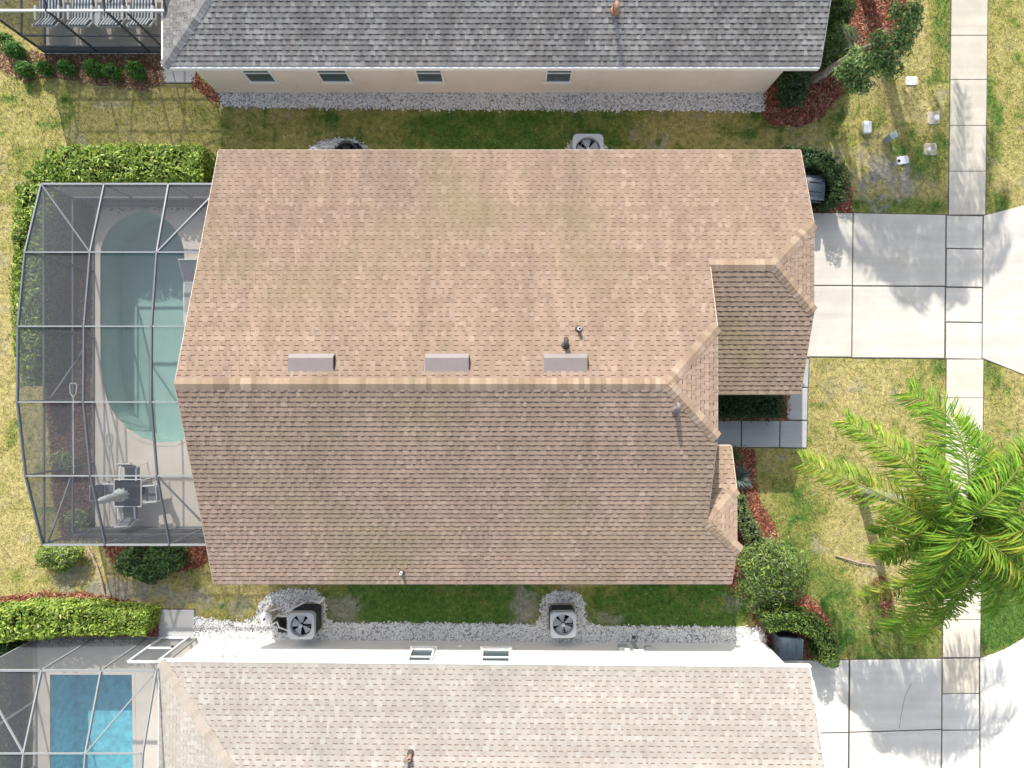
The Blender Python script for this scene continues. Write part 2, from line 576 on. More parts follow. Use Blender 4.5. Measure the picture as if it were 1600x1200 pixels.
# ------------------------------------------------------------------ lawn colours
GREEN_SPOTS = [  # centre, radii (plan pixels), greenness, weight
    (850, 205, 260, 40, 0.95, 1.0), (470, 200, 150, 45, 0.5, 0.9), (1110, 205, 110, 50, 0.42, 1.0), (220, 185, 130, 40, 0.42, 0.7),
    (690, 940, 170, 50, 1.05, 1.0), (1050, 945, 130, 45, 0.95, 1.0), (340, 955, 60, 30, 0.5, 0.8), (1565, 950, 60, 70, 1.1, 1.0),
    (1560, 860, 60, 60, 0.9, 1.0), (1330, 180, 50, 45, 0.75, 0.6), (1440, 240, 45, 35, 0.9, 0.7), (1475, 20, 25, 60, 0.9, 0.7),
    (1548, 200, 18, 50, 0.95, 0.8), (1550, 320, 24, 22, 0.9, 0.7), (1230, 830, 50, 90, 0.78, 0.9), (1275, 950, 70, 70, 0.82, 0.9),
    (1420, 1000, 80, 40, 0.8, 0.9), (1220, 750, 45, 60, 0.5, 0.8), (1350, 990, 40, 60, 0.75, 0.8), (1470, 572, 16, 18, 0.95, 0.8),
    (1548, 585, 22, 25, 0.9, 0.7), (1560, 700, 40, 60, 0.6, 0.7), (1470, 700, 30, 60, 0.55, 0.5), (30, 230, 40, 110, 0.5, 0.6),
    (60, 160, 70, 50, 0.45, 0.6), (1390, 322, 90, 12, 0.85, 0.8), (1470, 120, 16, 120, 0.75, 0.6), (1545, 430, 10, 400, 0.5, 0.4),
    (300, 900, 30, 25, 0.5, 0.5), (1340, 640, 60, 80, 0.16, 0.6), (30, 700, 50, 250, 0.12, 0.5),
]
DIRT_SPOTS = [(1378, 275, 38, 42, 1.0), (215, 925, 70, 22, 1.0), (290, 935, 45, 18, 0.8), (120, 905, 40, 30, 0.7), (545, 950, 30, 24, 0.8),
              (820, 950, 22, 28, 0.9), (940, 965, 28, 12, 0.6), (380, 945, 20, 20, 0.6), (1310, 600, 30, 20, 0.3), (1420, 290, 40, 20, 0.4), (1138, 940, 18, 14, 0.6)]


def lawn_color(x, y):
    px = x / 0.021556 + 800
    py = 600 - y / 0.021556
    n1 = vnoise(x, y, 0.55, 1)
    n2 = vnoise(x, y, 1.9, 2)
    n3 = vnoise(x, y, 6.0, 3)
    g = 0.16 + 0.5 * (n1 - 0.45) + 0.3 * (n2 - 0.5)
    for cx, cy, rx, ry, val, wgt in GREEN_SPOTS:
        d = ((px - cx) / rx) ** 2 + ((py - cy) / ry) ** 2
        w = wgt * np.clip(1.45 - d * 0.8, 0, 1)
        g = g * (1 - w) + (val + 0.35 * (n2 - 0.5) + 0.25 * (n1 - 0.5)) * w
    weed = np.clip((vnoise(x, y, 3.4, 14) - 0.70) * 5, 0, 1)
    g = np.clip(g + 0.3 * (n3 - 0.5) + 0.45 * weed, 0, 1.15)
    dirt = np.clip((vnoise(x, y, 2.6, 15) - 0.82) * 4.5, 0, 0.6) * (g < 0.7)
    for cx, cy, rx, ry, a in DIRT_SPOTS:
        d = ((px - cx) / rx) ** 2 + ((py - cy) / ry) ** 2
        dirt = np.maximum(dirt, a * np.clip(1.15 - d + 2.2 * (n2 - 0.5) + 1.8 * (n3 - 0.5), 0, 1))
    dry = np.array([0.43, 0.36, 0.155])
    mid = np.array([0.29, 0.275, 0.08])
    lush = np.array([0.085, 0.165, 0.032])
    t1 = np.clip(g / 0.55, 0, 1)[..., None]
    t2 = np.clip((g - 0.45) / 0.55, 0, 1)[..., None]
    c = dry * (1 - t1) + mid * t1
    c = c * (1 - t2) + lush * t2
    soil = np.array([0.30, 0.27, 0.235])
    c = c * (1 - dirt[..., None] * 0.85) + soil * dirt[..., None] * 0.85
    return c, dirt, g


# ------------------------------------------------------------------ ground sheet (reaches the horizon)
def axis(lo, hi, step, far):
    fine = np.arange(lo, hi + 1e-6, step)
    out = []
    s, p = step, hi
    while p < far:
        s *= 1.6
        p += s
        out.append(p)
    neg = [lo - (q - hi) for q in out]
    return np.concatenate([np.array(neg[::-1]), fine, np.array(out)])


gx = axis(-19.0, 19.0, 0.11, 400.0)
gy = axis(-15.0, 15.0, 0.11, 400.0)
GX, GY = np.meshgrid(gx, gy)
gcol, _d, _g = lawn_color(GX, GY)
V = np.stack([GX.ravel(), GY.ravel(), 0.012 * (vnoise(GX, GY, 2.2, 8).ravel() - 0.5) * (np.abs(GX.ravel()) < 19.5)], 1)
nx, ny = len(gx), len(gy)
idx = np.arange(nx * ny).reshape(ny, nx)
F = np.stack([idx[:-1, :-1].ravel(), idx[:-1, 1:].ravel(), idx[1:, 1:].ravel(), idx[1:, :-1].ravel()], 1)
cxm = V[F].mean(axis=1)
half = np.abs(V[F] - cxm[:, None, :]).max(axis=1)
keep = np.ones(len(F), dtype=bool)
for dk in (DECK, DECK_TOP, DECK_BOT):
    xs = [p[0] for p in dk]
    ys = [p[1] for p in dk]
    keep &= ~((cxm[:, 0] - half[:, 0] > min(xs) + 0.03) & (cxm[:, 0] + half[:, 0] < max(xs) - 0.03) & (cxm[:, 1] - half[:, 1] > min(ys) + 0.03) & (cxm[:, 1] + half[:, 1] < max(ys) - 0.03))
F = F[keep]
me = bpy.data.meshes.new('ground')
me.vertices.add(len(V))
me.vertices.foreach_set('co', V.astype(np.float32).ravel())
me.loops.add(F.size)
me.loops.foreach_set('vertex_index', F.astype(np.int32).ravel())
me.polygons.add(len(F))
me.polygons.foreach_set('loop_start', np.arange(0, F.size, 4, dtype=np.int32))
me.update(calc_edges=True)
at = me.color_attributes.new('col', 'FLOAT_COLOR', 'POINT')
cc = np.ones((len(V), 4), dtype=np.float32)
cc[:, :3] = gcol.reshape(-1, 3)
at.data.foreach_set('color', cc.ravel())
ground = link_mesh('ground', me, M['ground'])
tag(ground, 'patchy half dry lawn around the three houses', 'lawn', kind='structure')


# ------------------------------------------------------------------ concrete slabs
CREAM = (0.645, 0.595, 0.50)
CONC = (0.64, 0.61, 0.55)
GREYC = (0.50, 0.50, 0.49)


def shrink(poly, d):
    c = Vector((sum(p[0] for p in poly) / len(poly), sum(p[1] for p in poly) / len(poly)))
    out = []
    n = len(poly)
    for i in range(n):
        p = Vector(poly[i])
        a = (Vector(poly[i - 1]) - p).normalized()
        b = (Vector(poly[(i + 1) % n]) - p).normalized()
        s = a.cross(b)
        k = d / max(abs(s), 0.2)
        out.append(tuple(p + (a + b) * k))
    return out


def slab_mesh(poly, top, col, gap=0.009):
    """one cast panel: tooled edge sloping down into the joint"""
    mb = MB()
    outer = shrink(poly, gap)
    inner = shrink(poly, gap + 0.014)
    n = len(poly)
    pts = [(p[0], p[1], -0.06) for p in outer] + [(p[0], p[1], top - 0.012) for p in outer] + [(p[0], p[1], top) for p in inner]
    fs = [tuple(range(2 * n, 3 * n))]
    for r in (0, n):
        for k in range(n):
            fs.append((r + k, r + (k + 1) % n, r + n + (k + 1) % n, r + n + k))
    mb.add(pts, fs, col)
    return mb


def slabs(root, polys, name, col, top=0.03):
    for i, q in enumerate(polys):
        w = [P2(a, b) for a, b in q]
        CONCRETE.append(w)
        c_ = vary(col, 0.015)
        if 960 < q[0][1] < 1035 and 1460 < q[0][0] < 1500:
            c_ = (0.66, 0.60, 0.49)          # rust stained by the sprinklers
        slab_mesh(w, top, c_).build(name, M['concrete'], root)
        MB().add([(p[0], p[1], 0.0105 + 0.0005 * i) for p in shrink(w, -0.022)], [tuple(range(len(w)))]).build('joint_bed', M['joint'], root)


sw = thing('sidewalk', 'pale concrete public sidewalk of square panels running past both driveways', 'sidewalk', kind='structure')
joints = [-90, -16, 56, 125, 197, 268, 336]
polys = [[(SW_L(a), a), (SW_R(a), a), (SW_R(b), b), (SW_L(b), b)] for a, b in zip(joints[:-1], joints[1:])]
joints = [561.5, 622, 694, 766, 838, 908, 968, 1027]
polys += [[(SW_L(a), a), (SW_R(a), a), (SW_R(b), b), (SW_L(b), b)] for a, b in zip(joints[:-1], joints[1:])]
slabs(sw, polys, 'panel', CREAM)
dw = thing('driveway', 'clean pale concrete driveway in front of the tan garage roof', 'driveway', kind='structure')
polys = list(DRIVE)
for x, a, b in SIDE:
    polys.append([(x - 1.5, a), (x + 55, a + 1), (x + 54.5, b + 1), (x - 2, b)])
polys.append([(1536.5, 337), (1605, 320), (1660, 302), (1660, 612), (1600, 585), (1534, 560)])
slabs(dw, polys, 'panel', CONC)
dw2 = thing('neighbour_driveway', 'white concrete driveway with palm shade beside the cream roof', 'driveway', kind='structure')
polys = [[(1190, 1031), (1326, 1031), (1325, 1144), (1190, 1146)], [(1190, 1147), (1325, 1145), (1324, 1260), (1190, 1260)],
         [(1328, 1030.5), (1471, 1029), (1470.5, 1139), (1327, 1143.5)], [(1327, 1144.5), (1470.5, 1140), (1469, 1260), (1326, 1260)],
         [(1472, 1029), (1529, 1028), (1529, 1083), (1472, 1083.5)], [(1472, 1084), (1529, 1083.6), (1530, 1140), (1471.5, 1140)],
         [(1471.5, 1141), (1530, 1140.6), (1530, 1260), (1470, 1260)],
         [(1530.5, 1028), (1552, 1022), (1575, 1012), (1600, 997), (1660, 960), (1660, 1260), (1531.5, 1260)]]
slabs(dw2, polys, 'panel', (0.68, 0.66, 0.61))
ck = MB()
cp_ = [P(1424, 1068, 0.0315), P(1414, 1088, 0.0315), P(1411, 1103, 0.0315), P(1408, 1118, 0.0315), P(1405, 1138, 0.0315)]
for a_, b_ in zip(cp_[:-1], cp_[1:]):
    ck.bar(a_, b_, 0.012, 0.002)
ck.build('crack', M['joint'], dw2)
walk = thing('entry_walk', 'grey concrete entry walk bending around the clipped box hedge', 'walkway', kind='structure')
polys = [[(1095, 657), (1157.5, 657), (1157.5, 699), (1095, 699)], [(1158.5, 657), (1218, 657), (1217, 699), (1158.5, 699)],
         [(1219, 657), (1261, 658), (1260, 700), (1218, 699)], [(1229, 606), (1262, 606), (1261, 656.5), (1229, 656)],
         [(1229, 560.5), (1264, 561), (1262.3, 605), (1229, 605)]]
slabs(walk, polys, 'panel', (0.46, 0.47, 0.48))
pad = thing('concrete_pad', 'square light concrete pad beside the grey roof house corner', 'pad', P(278, 116), kind='structure')
slabs(pad, [[(250, 98), (307, 98), (307, 130), (256, 130)]], 'slab', GREYC, 0.035)
pad = thing('concrete_pad', 'square grey concrete pad at the screen door below the lower hedge', 'pad', P(276, 975), kind='structure')
slabs(pad, [[(248, 952), (304.5, 952), (304, 1000), (248, 1000)]], 'slab', GREYC, 0.035)


# ------------------------------------------------------------------ gravel and mulch
def sample_in(poly, n, rng, jitter=0.0):
    xs = [p[0] for p in poly]
    ys = [p[1] for p in poly]
    x = rng.uniform(min(xs), max(xs), n)
    y = rng.uniform(min(ys), max(ys), n)
    k = in_poly(x, y, poly)
    x, y = x[k], y[k]
    if jitter:
        x = x + rng.normal(0, jitter, len(x))
        y = y + rng.normal(0, jitter, len(y))
    return x, y


def area_box(poly):
    xs = [p[0] for p in poly]
    ys = [p[1] for p in poly]
    return (max(xs) - min(xs)) * (max(ys) - min(ys))


def stones(name, poly, dens, size, rng, label, cat, parent=None):
    x, y = sample_in(poly, int(area_box(poly) * dens), rng, 0.035)
    n = len(x)
    base = np.array([[1, 0, 0], [0, 1, 0], [-1, 0, 0], [0, -1, 0], [0, 0, 1], [0, 0, -1]], dtype=float)
    fb = np.array([[0, 1, 4], [1, 2, 4], [2, 3, 4], [3, 0, 4], [1, 0, 5], [2, 1, 5], [3, 2, 5], [0, 3, 5]])
    sc = size * rng.uniform(0.55, 1.25, (n, 1, 1)) * np.stack([rng.uniform(0.8, 1.4, n), rng.uniform(0.6, 1.0, n), rng.uniform(0.5, 0.9, n)], 1)[:, None, :]
    v = base[None] * sc * (1 + rng.uniform(-0.3, 0.3, (n, 6, 3)))
    a = rng.uniform(0, 2 * PI, n)
    t = rng.uniform(-0.6, 0.6, n)
    ca, sa = np.cos(a), np.sin(a)
    ct, st = np.cos(t), np.sin(t)
    vy = v[:, :, 1] * ct[:, None] - v[:, :, 2] * st[:, None]
    vz = v[:, :, 1] * st[:, None] + v[:, :, 2] * ct[:, None]
    vx = v[:, :, 0]
    X = vx * ca[:, None] - vy * sa[:, None] + x[:, None]
    Y = vx * sa[:, None] + vy * ca[:, None] + y[:, None]
    Z = vz + 0.012 + rng.uniform(0, 0.02, n)[:, None]
    V = np.stack([X, Y, Z], 2).reshape(-1, 3)
    F = (fb[None] + (np.arange(n) * 6)[:, None, None]).reshape(-1, 3)
    tone = rng.choice([0.86, 0.80, 0.72, 0.56, 0.36], n, p=[0.38, 0.28, 0.18, 0.1, 0.06])
    c = np.stack([tone, tone * 0.995, tone * 0.975], 1)
    return mesh_np(name, V, F, M['gravel'], parent, np.repeat(c, 8, axis=0))


GR_LAB = {'neighbour_north_strip': 'white gravel strip along the foot of the peach wall',
          'neighbour_south_strip': 'white gravel strip along the white wall bulging around two outdoor units',
          'heater_pad': 'white gravel patch around the black pool heater by the tan eave',
          'condenser_pad': 'white gravel patch around the white condenser by the tan eave'}
rg = np.random.default_rng(21)
for k, poly in GRAVEL.items():
    r = thing('gravel', GR_LAB[k], 'gravel', kind='stuff')
    mb = MB()
    mb.add([(p[0], p[1], 0.010) for p in poly], [tuple(range(len(poly)))])
    mb.build('gravel_bed', M['gravel_bed'], r)
    stones('stones', poly, 1050, 0.040, rg, None, None, r)


def chips(poly, dens, cols, rng, parent, jit=0.05):
    x, y = sample_in(poly, int(area_box(poly) * dens), rng, jit)
    n = len(x)
    L = rng.uniform(0.03, 0.075, n)
    Wd = rng.uniform(0.008, 0.022, n)
    a = rng.uniform(0, PI, n)
    tl = rng.uniform(-0.5, 0.5, n)
    dx = np.stack([np.cos(a) * np.cos(tl), np.sin(a) * np.cos(tl), np.sin(tl)], 1) * L[:, None]
    dy = np.stack([-np.sin(a), np.cos(a), rng.uniform(-0.6, 0.6, n)], 1) * Wd[:, None]
    c = np.stack([x, y, 0.022 + rng.uniform(0, 0.03, n)], 1)
    V = np.stack([c - dx - dy, c + dx - dy, c + dx + dy, c - dx + dy], 1).reshape(-1, 3)
    F = np.arange(n * 4).reshape(n, 4)
    pick = rng.integers(0, len(cols), n)
    col = np.array(cols)[pick] * rng.uniform(0.65, 1.35, (n, 1))
    return mesh_np('wood_chips', V, F, M['mulch'], parent, col)


RED = [(0.30, 0.095, 0.055), (0.24, 0.075, 0.045), (0.36, 0.15, 0.09), (0.17, 0.07, 0.05), (0.42, 0.25, 0.17)]
BROWN = [(0.26, 0.15, 0.08), (0.34, 0.21, 0.12), (0.18, 0.10, 0.06), (0.42, 0.30, 0.19)]
DARKB = [(0.13, 0.085, 0.06), (0.20, 0.12, 0.08), (0.24, 0.09, 0.06), (0.09, 0.065, 0.05)]
MU_LAB = {'top_bed': ('brown bark mulch bed with a row of small green shrubs', BROWN),
          'corner_bed': ('thin sliver of red mulch at the peach wall corner', RED),
          'tree_bed': ('red mulch bed under the leaning tree at the grey roof', RED),
          'cage_side_bed': ('dark mulch outside the long screen wall of the pool cage', DARKB),
          'cage_corner_bed': ('mulch painted dark for shade between the hedge and the screen wall', [(0.05, 0.042, 0.036), (0.07, 0.055, 0.045), (0.035, 0.03, 0.027)]),  # hedge and cage shade is painted into these near black chip colours
          'north_bed': ('mulch strip under the long clipped hedge of the pool cage', DARKB),
          'front_bed': ('red mulch front bed along the tan roof front', RED),
          'neighbour_front_bed': ('orange red mulch around the curved hedge with dark bin', RED),
          'bottom_shrub_bed': ('red mulch around the dark round shrub below the pool cage', RED),
          'bottom_hedge_bed': ('brown mulch around the lower hedge and concrete pad', RED),
          'bin_bed': ('red mulch strip below the dark hedge beside the garage', RED),
          'entry_bed': ('dark red mulch under the rectangular box hedge', RED),
          'palm_bed': ('small ring of mulch around the palm trunk foot', BROWN),
          'queen_bed': ('small red mulch patch on the lawn below the palm', RED)}
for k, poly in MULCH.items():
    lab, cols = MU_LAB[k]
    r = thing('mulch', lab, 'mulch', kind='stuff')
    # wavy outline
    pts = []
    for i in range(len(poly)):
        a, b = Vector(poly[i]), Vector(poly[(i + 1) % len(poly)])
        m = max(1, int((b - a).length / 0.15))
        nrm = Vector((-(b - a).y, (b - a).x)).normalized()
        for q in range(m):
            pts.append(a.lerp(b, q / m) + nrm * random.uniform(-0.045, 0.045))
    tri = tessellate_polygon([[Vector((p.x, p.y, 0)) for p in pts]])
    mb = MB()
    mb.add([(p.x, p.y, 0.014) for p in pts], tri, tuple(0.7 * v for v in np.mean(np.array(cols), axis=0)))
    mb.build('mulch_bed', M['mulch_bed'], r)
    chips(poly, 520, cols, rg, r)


# ------------------------------------------------------------------ lawn blades
def grass(n):
    rng = np.random.default_rng(31)
    x = rng.uniform(-18.2, 18.2, n)
    y = rng.uniform(-13.8, 13.8, n)
    keep = np.ones(n, dtype=bool)
    excl = [shrink(p, -0.035) for p in CONCRETE] + [gp((338, 90), (1200, 90), (1196, 150), (340, 146))] + [DECK, DECK_TOP, DECK_BOT]
    excl += [shrink(p, 0.06) if len(p) < 9 else p for p in list(GRAVEL.values()) + list(MULCH.values())]
    excl += [[(-8.4, 6.6), (8.4, 6.6), (8.4, 0.2), (6.2, -1.9), (6.2, -5.6), (-8.4, -5.6)],
             [(-10.1, -8.62), (8.3, -8.7), (8.3, -20), (-10.1, -20)], [(-9.9, 9.8), (8.5, 9.75), (8.5, 20), (-9.9, 20)]]
    for p in excl:
        keep &= ~in_poly(x, y, p)
    col, dirt, g = lawn_color(x, y)
    keep &= rng.random(n) > dirt * 0.85
    x, y, col, g = x[keep], y[keep], col[keep], g[keep]
    n = len(x)
    L = rng.uniform(0.05, 0.11, n) * (0.8 + 0.4 * np.clip(g, 0, 1))
    wd = rng.uniform(0.007, 0.016, n)
    a = rng.uniform(0, 2 * PI, n)
    tl = rng.uniform(0.25, 1.15, n)
    d = np.stack([np.cos(a) * np.cos(tl), np.sin(a) * np.cos(tl), np.sin(tl)], 1) * L[:, None]
    s = np.stack([-np.sin(a), np.cos(a), np.zeros(n)], 1) * wd[:, None]
    c = np.stack([x, y, np.full(n, -0.004)], 1)
    V = np.stack([c - s, c + s, c + d], 1).reshape(-1, 3)
    F = np.arange(n * 3).reshape(n, 3)
    straw = np.array([0.50, 0.41, 0.23])
    t = (rng.random(n) < 0.22 * (1.1 - np.clip(g, 0, 1)))[:, None]
    colv = np.where(t, straw, col) * rng.uniform(0.45, 1.55, (n, 1)) * (0.72 + 0.56 * vnoise(x, y, 7.0, 12))[:, None]
    colv[:, 1] *= rng.uniform(0.95, 1.1, n)
    return mesh_np('grass', V, F, M['grass'], None, colv)


tag(grass(330000), 'short grass blades, straw coloured to deep green, covering the lawn', 'grass', kind='stuff')


# ------------------------------------------------------------------ houses
def shingle_pieces(A, B, C, left, right, pal, rng, band, expo=0.143, vmax=None):
    """courses of laminated shingles on the roof plane through A, B (eave) and C (up the slope); left and right are the
    outlines of the plane from the eave upwards"""
    A, B, C = Vector(A), Vector(B), Vector(C)
    u = (B - A).normalized()
    v = (C - A) - u * (C - A).dot(u)
    v.normalize()
    n = u.cross(v)
    if n.z < 0:
        n = -n

    def uv(p):
        d = Vector(p) - A
        return d.dot(u), d.dot(v)
    Lp = [uv(p) for p in left]
    Rp = [uv(p) for p in right]
    top = min(max(p[1] for p in Lp), max(p[1] for p in Rp)) if vmax is None else vmax

    def edge(pts, t):
        for (u0, v0), (u1, v1) in zip(pts[:-1], pts[1:]):
            if v0 - 1e-9 <= t <= v1 + 1e-9 and v1 - v0 > 1e-6:
                return u0 + (u1 - u0) * (t - v0) / (v1 - v0)
        return pts[-1][0] if t > pts[-1][1] else pts[0][0]
    W3 = lambda a, b, h: A + u * a + v * b + n * h
    out = []
    k = 0
    while k * expo < top - 0.01:
        v0, v1 = k * expo, min((k + 1) * expo, top)
        L0, L1 = edge(Lp, v0 + 1e-4), edge(Lp, v1 - 1e-4)
        R0, R1 = edge(Rp, v0 + 1e-4), edge(Rp, v1 - 1e-4)
        if abs(R1 - R0) > 0.5:
            R0 = R1 = min(R0, R1)
        if abs(L1 - L0) > 0.5:
            L0 = L1 = max(L0, L1)
        x = min(L0, L1) - rng.uniform(0, 0.3)
        tab = rng.random() < 0.5
        row = rng.uniform(-0.05, 0.05)
        while x < max(R0, R1):
            w = rng.uniform(0.07, 0.18) if tab else rng.uniform(0.065, 0.155)
            cl = lambda t, lo, hi: min(max(t, lo), hi)
            a0, b0 = cl(x, L0, R0), cl(x + w, L0, R0)
            a1, b1 = cl(x, L1, R1), cl(x + w, L1, R1)
            x += w
            if (b0 - a0) + (b1 - a1) > 0.012:
                c = pal[min(int(rng.random() ** 1.0 * len(pal)), len(pal) - 1)]
                m = 1 + row + rng.uniform(-0.06, 0.06)
                out.append((tab, a0, b0, a1, b1, v0, v1, (c[0] * m, c[1] * m, c[2] * m), W3, n, band))
            tab = not tab
        k += 1
    return out


def add_piece(mb, p):
    tab, a0, b0, a1, b1, v0, v1, c, W3, n, band = p
    h0, h1 = (0.022, 0.0045) if tab else (0.0135, 0.001)
    q = [W3(a0, v0, h0), W3(b0, v0, h0), W3(b1, v1, h1), W3(a1, v1, h1)]
    mb.quad(*q, c)
    dk = (c[0] * 0.75, c[1] * 0.75, c[2] * 0.75)
    mb.quad(W3(a0, v0, -0.003), W3(b0, v0, -0.003), q[1], q[0], dk)
    if tab:
        mb.quad(W3(a0, v0, 0), q[0], q[3], W3(a1, v1, 0), dk)
        mb.quad(q[1], W3(b0, v0, 0), W3(b1, v1, 0), q[2], dk)
    else:
        # the printed shadow line across the top of the open part of the shingle
        t = (v1 - 0.030 - v0) / (v1 - v0)
        if t > 0.3:
            la, lb = a0 + (a1 - a0) * t, b0 + (b1 - b0) * t
            mb.quad(W3(la, v1 - 0.030, 0.0034), W3(lb, v1 - 0.030, 0.0034), W3(b1, v1, 0.0034), W3(a1, v1, 0.0034), band)


def piece_size(p):
    tab, a0, b0, a1, b1, v0, v1, c, W3, n, band = p
    m = W3((a0 + b0 + a1 + b1) / 4, (v0 + v1) / 2, 0)
    ray = (Vector((0, 0, CAM_H)) - m)
    px, py = m.x / (CAM_H - m.z), m.y / (CAM_H - m.z)
    if abs(px) > 0.75 or abs(py) > 0.5625:
        return 0.0
    return ((b0 - a0) + (b1 - a1)) / 2 * (v1 - v0) * max(0.0, ray.normalized().dot(n)) / ray.length ** 2


def lay_shingles(pieces, mat, roof):
    order = sorted(range(len(pieces)), key=lambda i: -piece_size(pieces[i]))
    single = set(order[:300])
    rest = MB()
    for i, p in enumerate(pieces):
        if i in single:
            mb = MB()
            add_piece(mb, p)
            mb.build('shingle', mat, roof)
        else:
            add_piece(rest, p)
    f = rest.build('shingle_field', mat, roof)
    f['kind'] = 'stuff'


def caps(a, b, n1, n2, mat, roof, pal, rng, wide=0.175, expo=0.143, skip=0.0):
    """overlapping cap shingles folded over a ridge or hip, laid from a to b"""
    a, b = Vector(a), Vector(b)
    d = (b - a).normalized()
    sides = []
    for n in (Vector(n1).normalized(), Vector(n2).normalized()):
        s = n.cross(d)
        if s.z > 0 or (abs(s.z) < 1e-4 and s.dot(Vector(n2) if n == n1 else n) < 0):
            s = -s
        sides.append(s.normalized())
    up = (Vector(n1).normalized() + Vector(n2).normalized()).normalized()
    L = (b - a).length
    t = skip
    k = 0
    while t < L - 0.02:
        t1 = min(t + expo + 0.03, L + 0.03)
        c = pal[rng.randrange(len(pal))]
        m = 1 + rng.uniform(-0.1, 0.1)
        c = (c[0] * m, c[1] * m, c[2] * m)
        mb = MB()
        lo, hi = 0.034, 0.018
        p0, p1 = a + d * t + up * lo, a + d * t1 + up * hi
        for s, w in zip(sides, (wide, wide)):
            e0 = a + d * t + s * w + up * (lo - 0.010)
            e1 = a + d * t1 + s * w + up * (hi - 0.007)
            mb.quad(p0, e0, e1, p1, c)
            mb.quad(p0, e0, e0 - up * 0.016, p0 - up * 0.016, (c[0] * .7, c[1] * .7, c[2] * .7))
            mb.quad(e0, e1, e1 - up * 0.018, e0 - up * 0.018, (c[0] * .7, c[1] * .7, c[2] * .7))
        mb.build('ridge_cap', mat, roof)
        t += expo
        k += 1


def plane_n(a, b, c):
    n = (Vector(b) - Vector(a)).cross(Vector(c) - Vector(a)).normalized()
    return n if n.z > 0 else -n


def deck_mb(mb, poly, thick=0.05):
    """boarding under the shingles"""
    n = plane_n(poly[0], poly[1], poly[2])
    P0 = [Vector(p) - n * 0.006 for p in poly]
    P1 = [p - n * thick for p in P0]
    m = len(poly)
    tri = tessellate_polygon([P0])
    mb.add(P0 + P1, [tuple(t) for t in tri] + [tuple(m + i for i in t[::-1]) for t in tri] + [(k, (k + 1) % m, m + (k + 1) % m, m + k) for k in range(m)])


def window_on(house, axis_, wall, c0, c1, z0, z1, out, mid=0.5, frame='white_paint', depth=0.06):
    """sash window; axis_ 'y' = wall runs along X at Y=wall, 'x' = wall runs along Y; out = +1/-1 outward direction"""
    def bx(a0, a1, d0, d1, zz0, zz1):
        d0, d1 = sorted((wall + out * d0, wall + out * d1))
        return ((a0, d0, zz0), (a1, d1, zz1)) if axis_ == 'y' else ((d0, a0, zz0), (d1, a1, zz1))
    w = MB()
    w.box(*bx(c0 + 0.05, c1 - 0.05, 0.006, 0.02, z0 + 0.05, z1 - 0.05))
    win = w.build('window', M['black'], house)
    for q0, q1 in ((z0 + 0.05, z0 + (z1 - z0) * mid - 0.02), (z0 + (z1 - z0) * mid + 0.02, z1 - 0.05)):
        MB().box(*bx(c0 + 0.05, c1 - 0.05, 0.021, 0.028, q0, q1)).build('pane', M['glass'], win)
    f = MB()
    f.box(*bx(c0, c0 + 0.05, 0.001, depth, z0, z1))
    f.box(*bx(c1 - 0.05, c1, 0.001, depth, z0, z1))
    f.box(*bx(c0 + 0.051, c1 - 0.051, 0.001, depth - 0.003, z0, z0 + 0.05))
    f.box(*bx(c0 + 0.051, c1 - 0.051, 0.001, depth - 0.003, z1 - 0.05, z1))
    f.box(*bx(c0 + 0.051, c1 - 0.051, 0.001, depth - 0.006, z0 + (z1 - z0) * mid - 0.025, z0 + (z1 - z0) * mid + 0.025))
    f.build('frame', M[frame], win)
    MB().box(*bx(c0 - 0.06, c1 + 0.06, 0.001, 0.075, z0 - 0.07, z0 - 0.001)).build('sill', M['stucco_white' if frame == 'white_paint' else 'stucco_tan'], win)
    return win


def gooseneck(house, foot, up=0.32, r=0.055, reach=(0, 0.16), mat='vent_metal', name='vent_pipe'):
    f = Vector(foot)
    path = [f - Vector((0, 0, 0.12)), f + Vector((0, 0, up * 0.7))]
    for k in range(1, 7):
        a = PI * k / 6
        path.append(f + Vector((reach[0] / 2 * (1 - math.cos(a)), reach[1] / 2 * (1 - math.cos(a)), up * 0.7 + 0.09 * math.sin(a))))
    path.append(path[-1] - Vector((0, 0, 0.06)))
    mb = MB()
    mb.tube(path, r, 12)
    mb.lathe([(r * 2.0, -0.02), (r * 1.9, 0.03), (r * 1.1, 0.07)], f, 14)
    p = mb.build(name, M[mat], house, True)
    return p


def straight_pipe(house, foot, up=0.3, r=0.045, mat='pvc'):
    f = Vector(foot)
    mb = MB()
    n = 14
    # hollow stub
    mb.lathe([(r, -0.1), (r, up), (r * 0.72, up), (r * 0.72, up - 0.08)], f, n)
    p = mb.build('vent_pipe', M[mat], house, True)
    MB().lathe([(r * 0.7, up - 0.075), (r * 0.68, up - 0.07)], f, n).build('bore', M['black'], p)
    MB().lathe([(r * 2.3, -0.03), (r * 2.0, 0.03), (r * 1.15, 0.10)], f, n).build('flashing', M['vent_dark'], p)
    return p


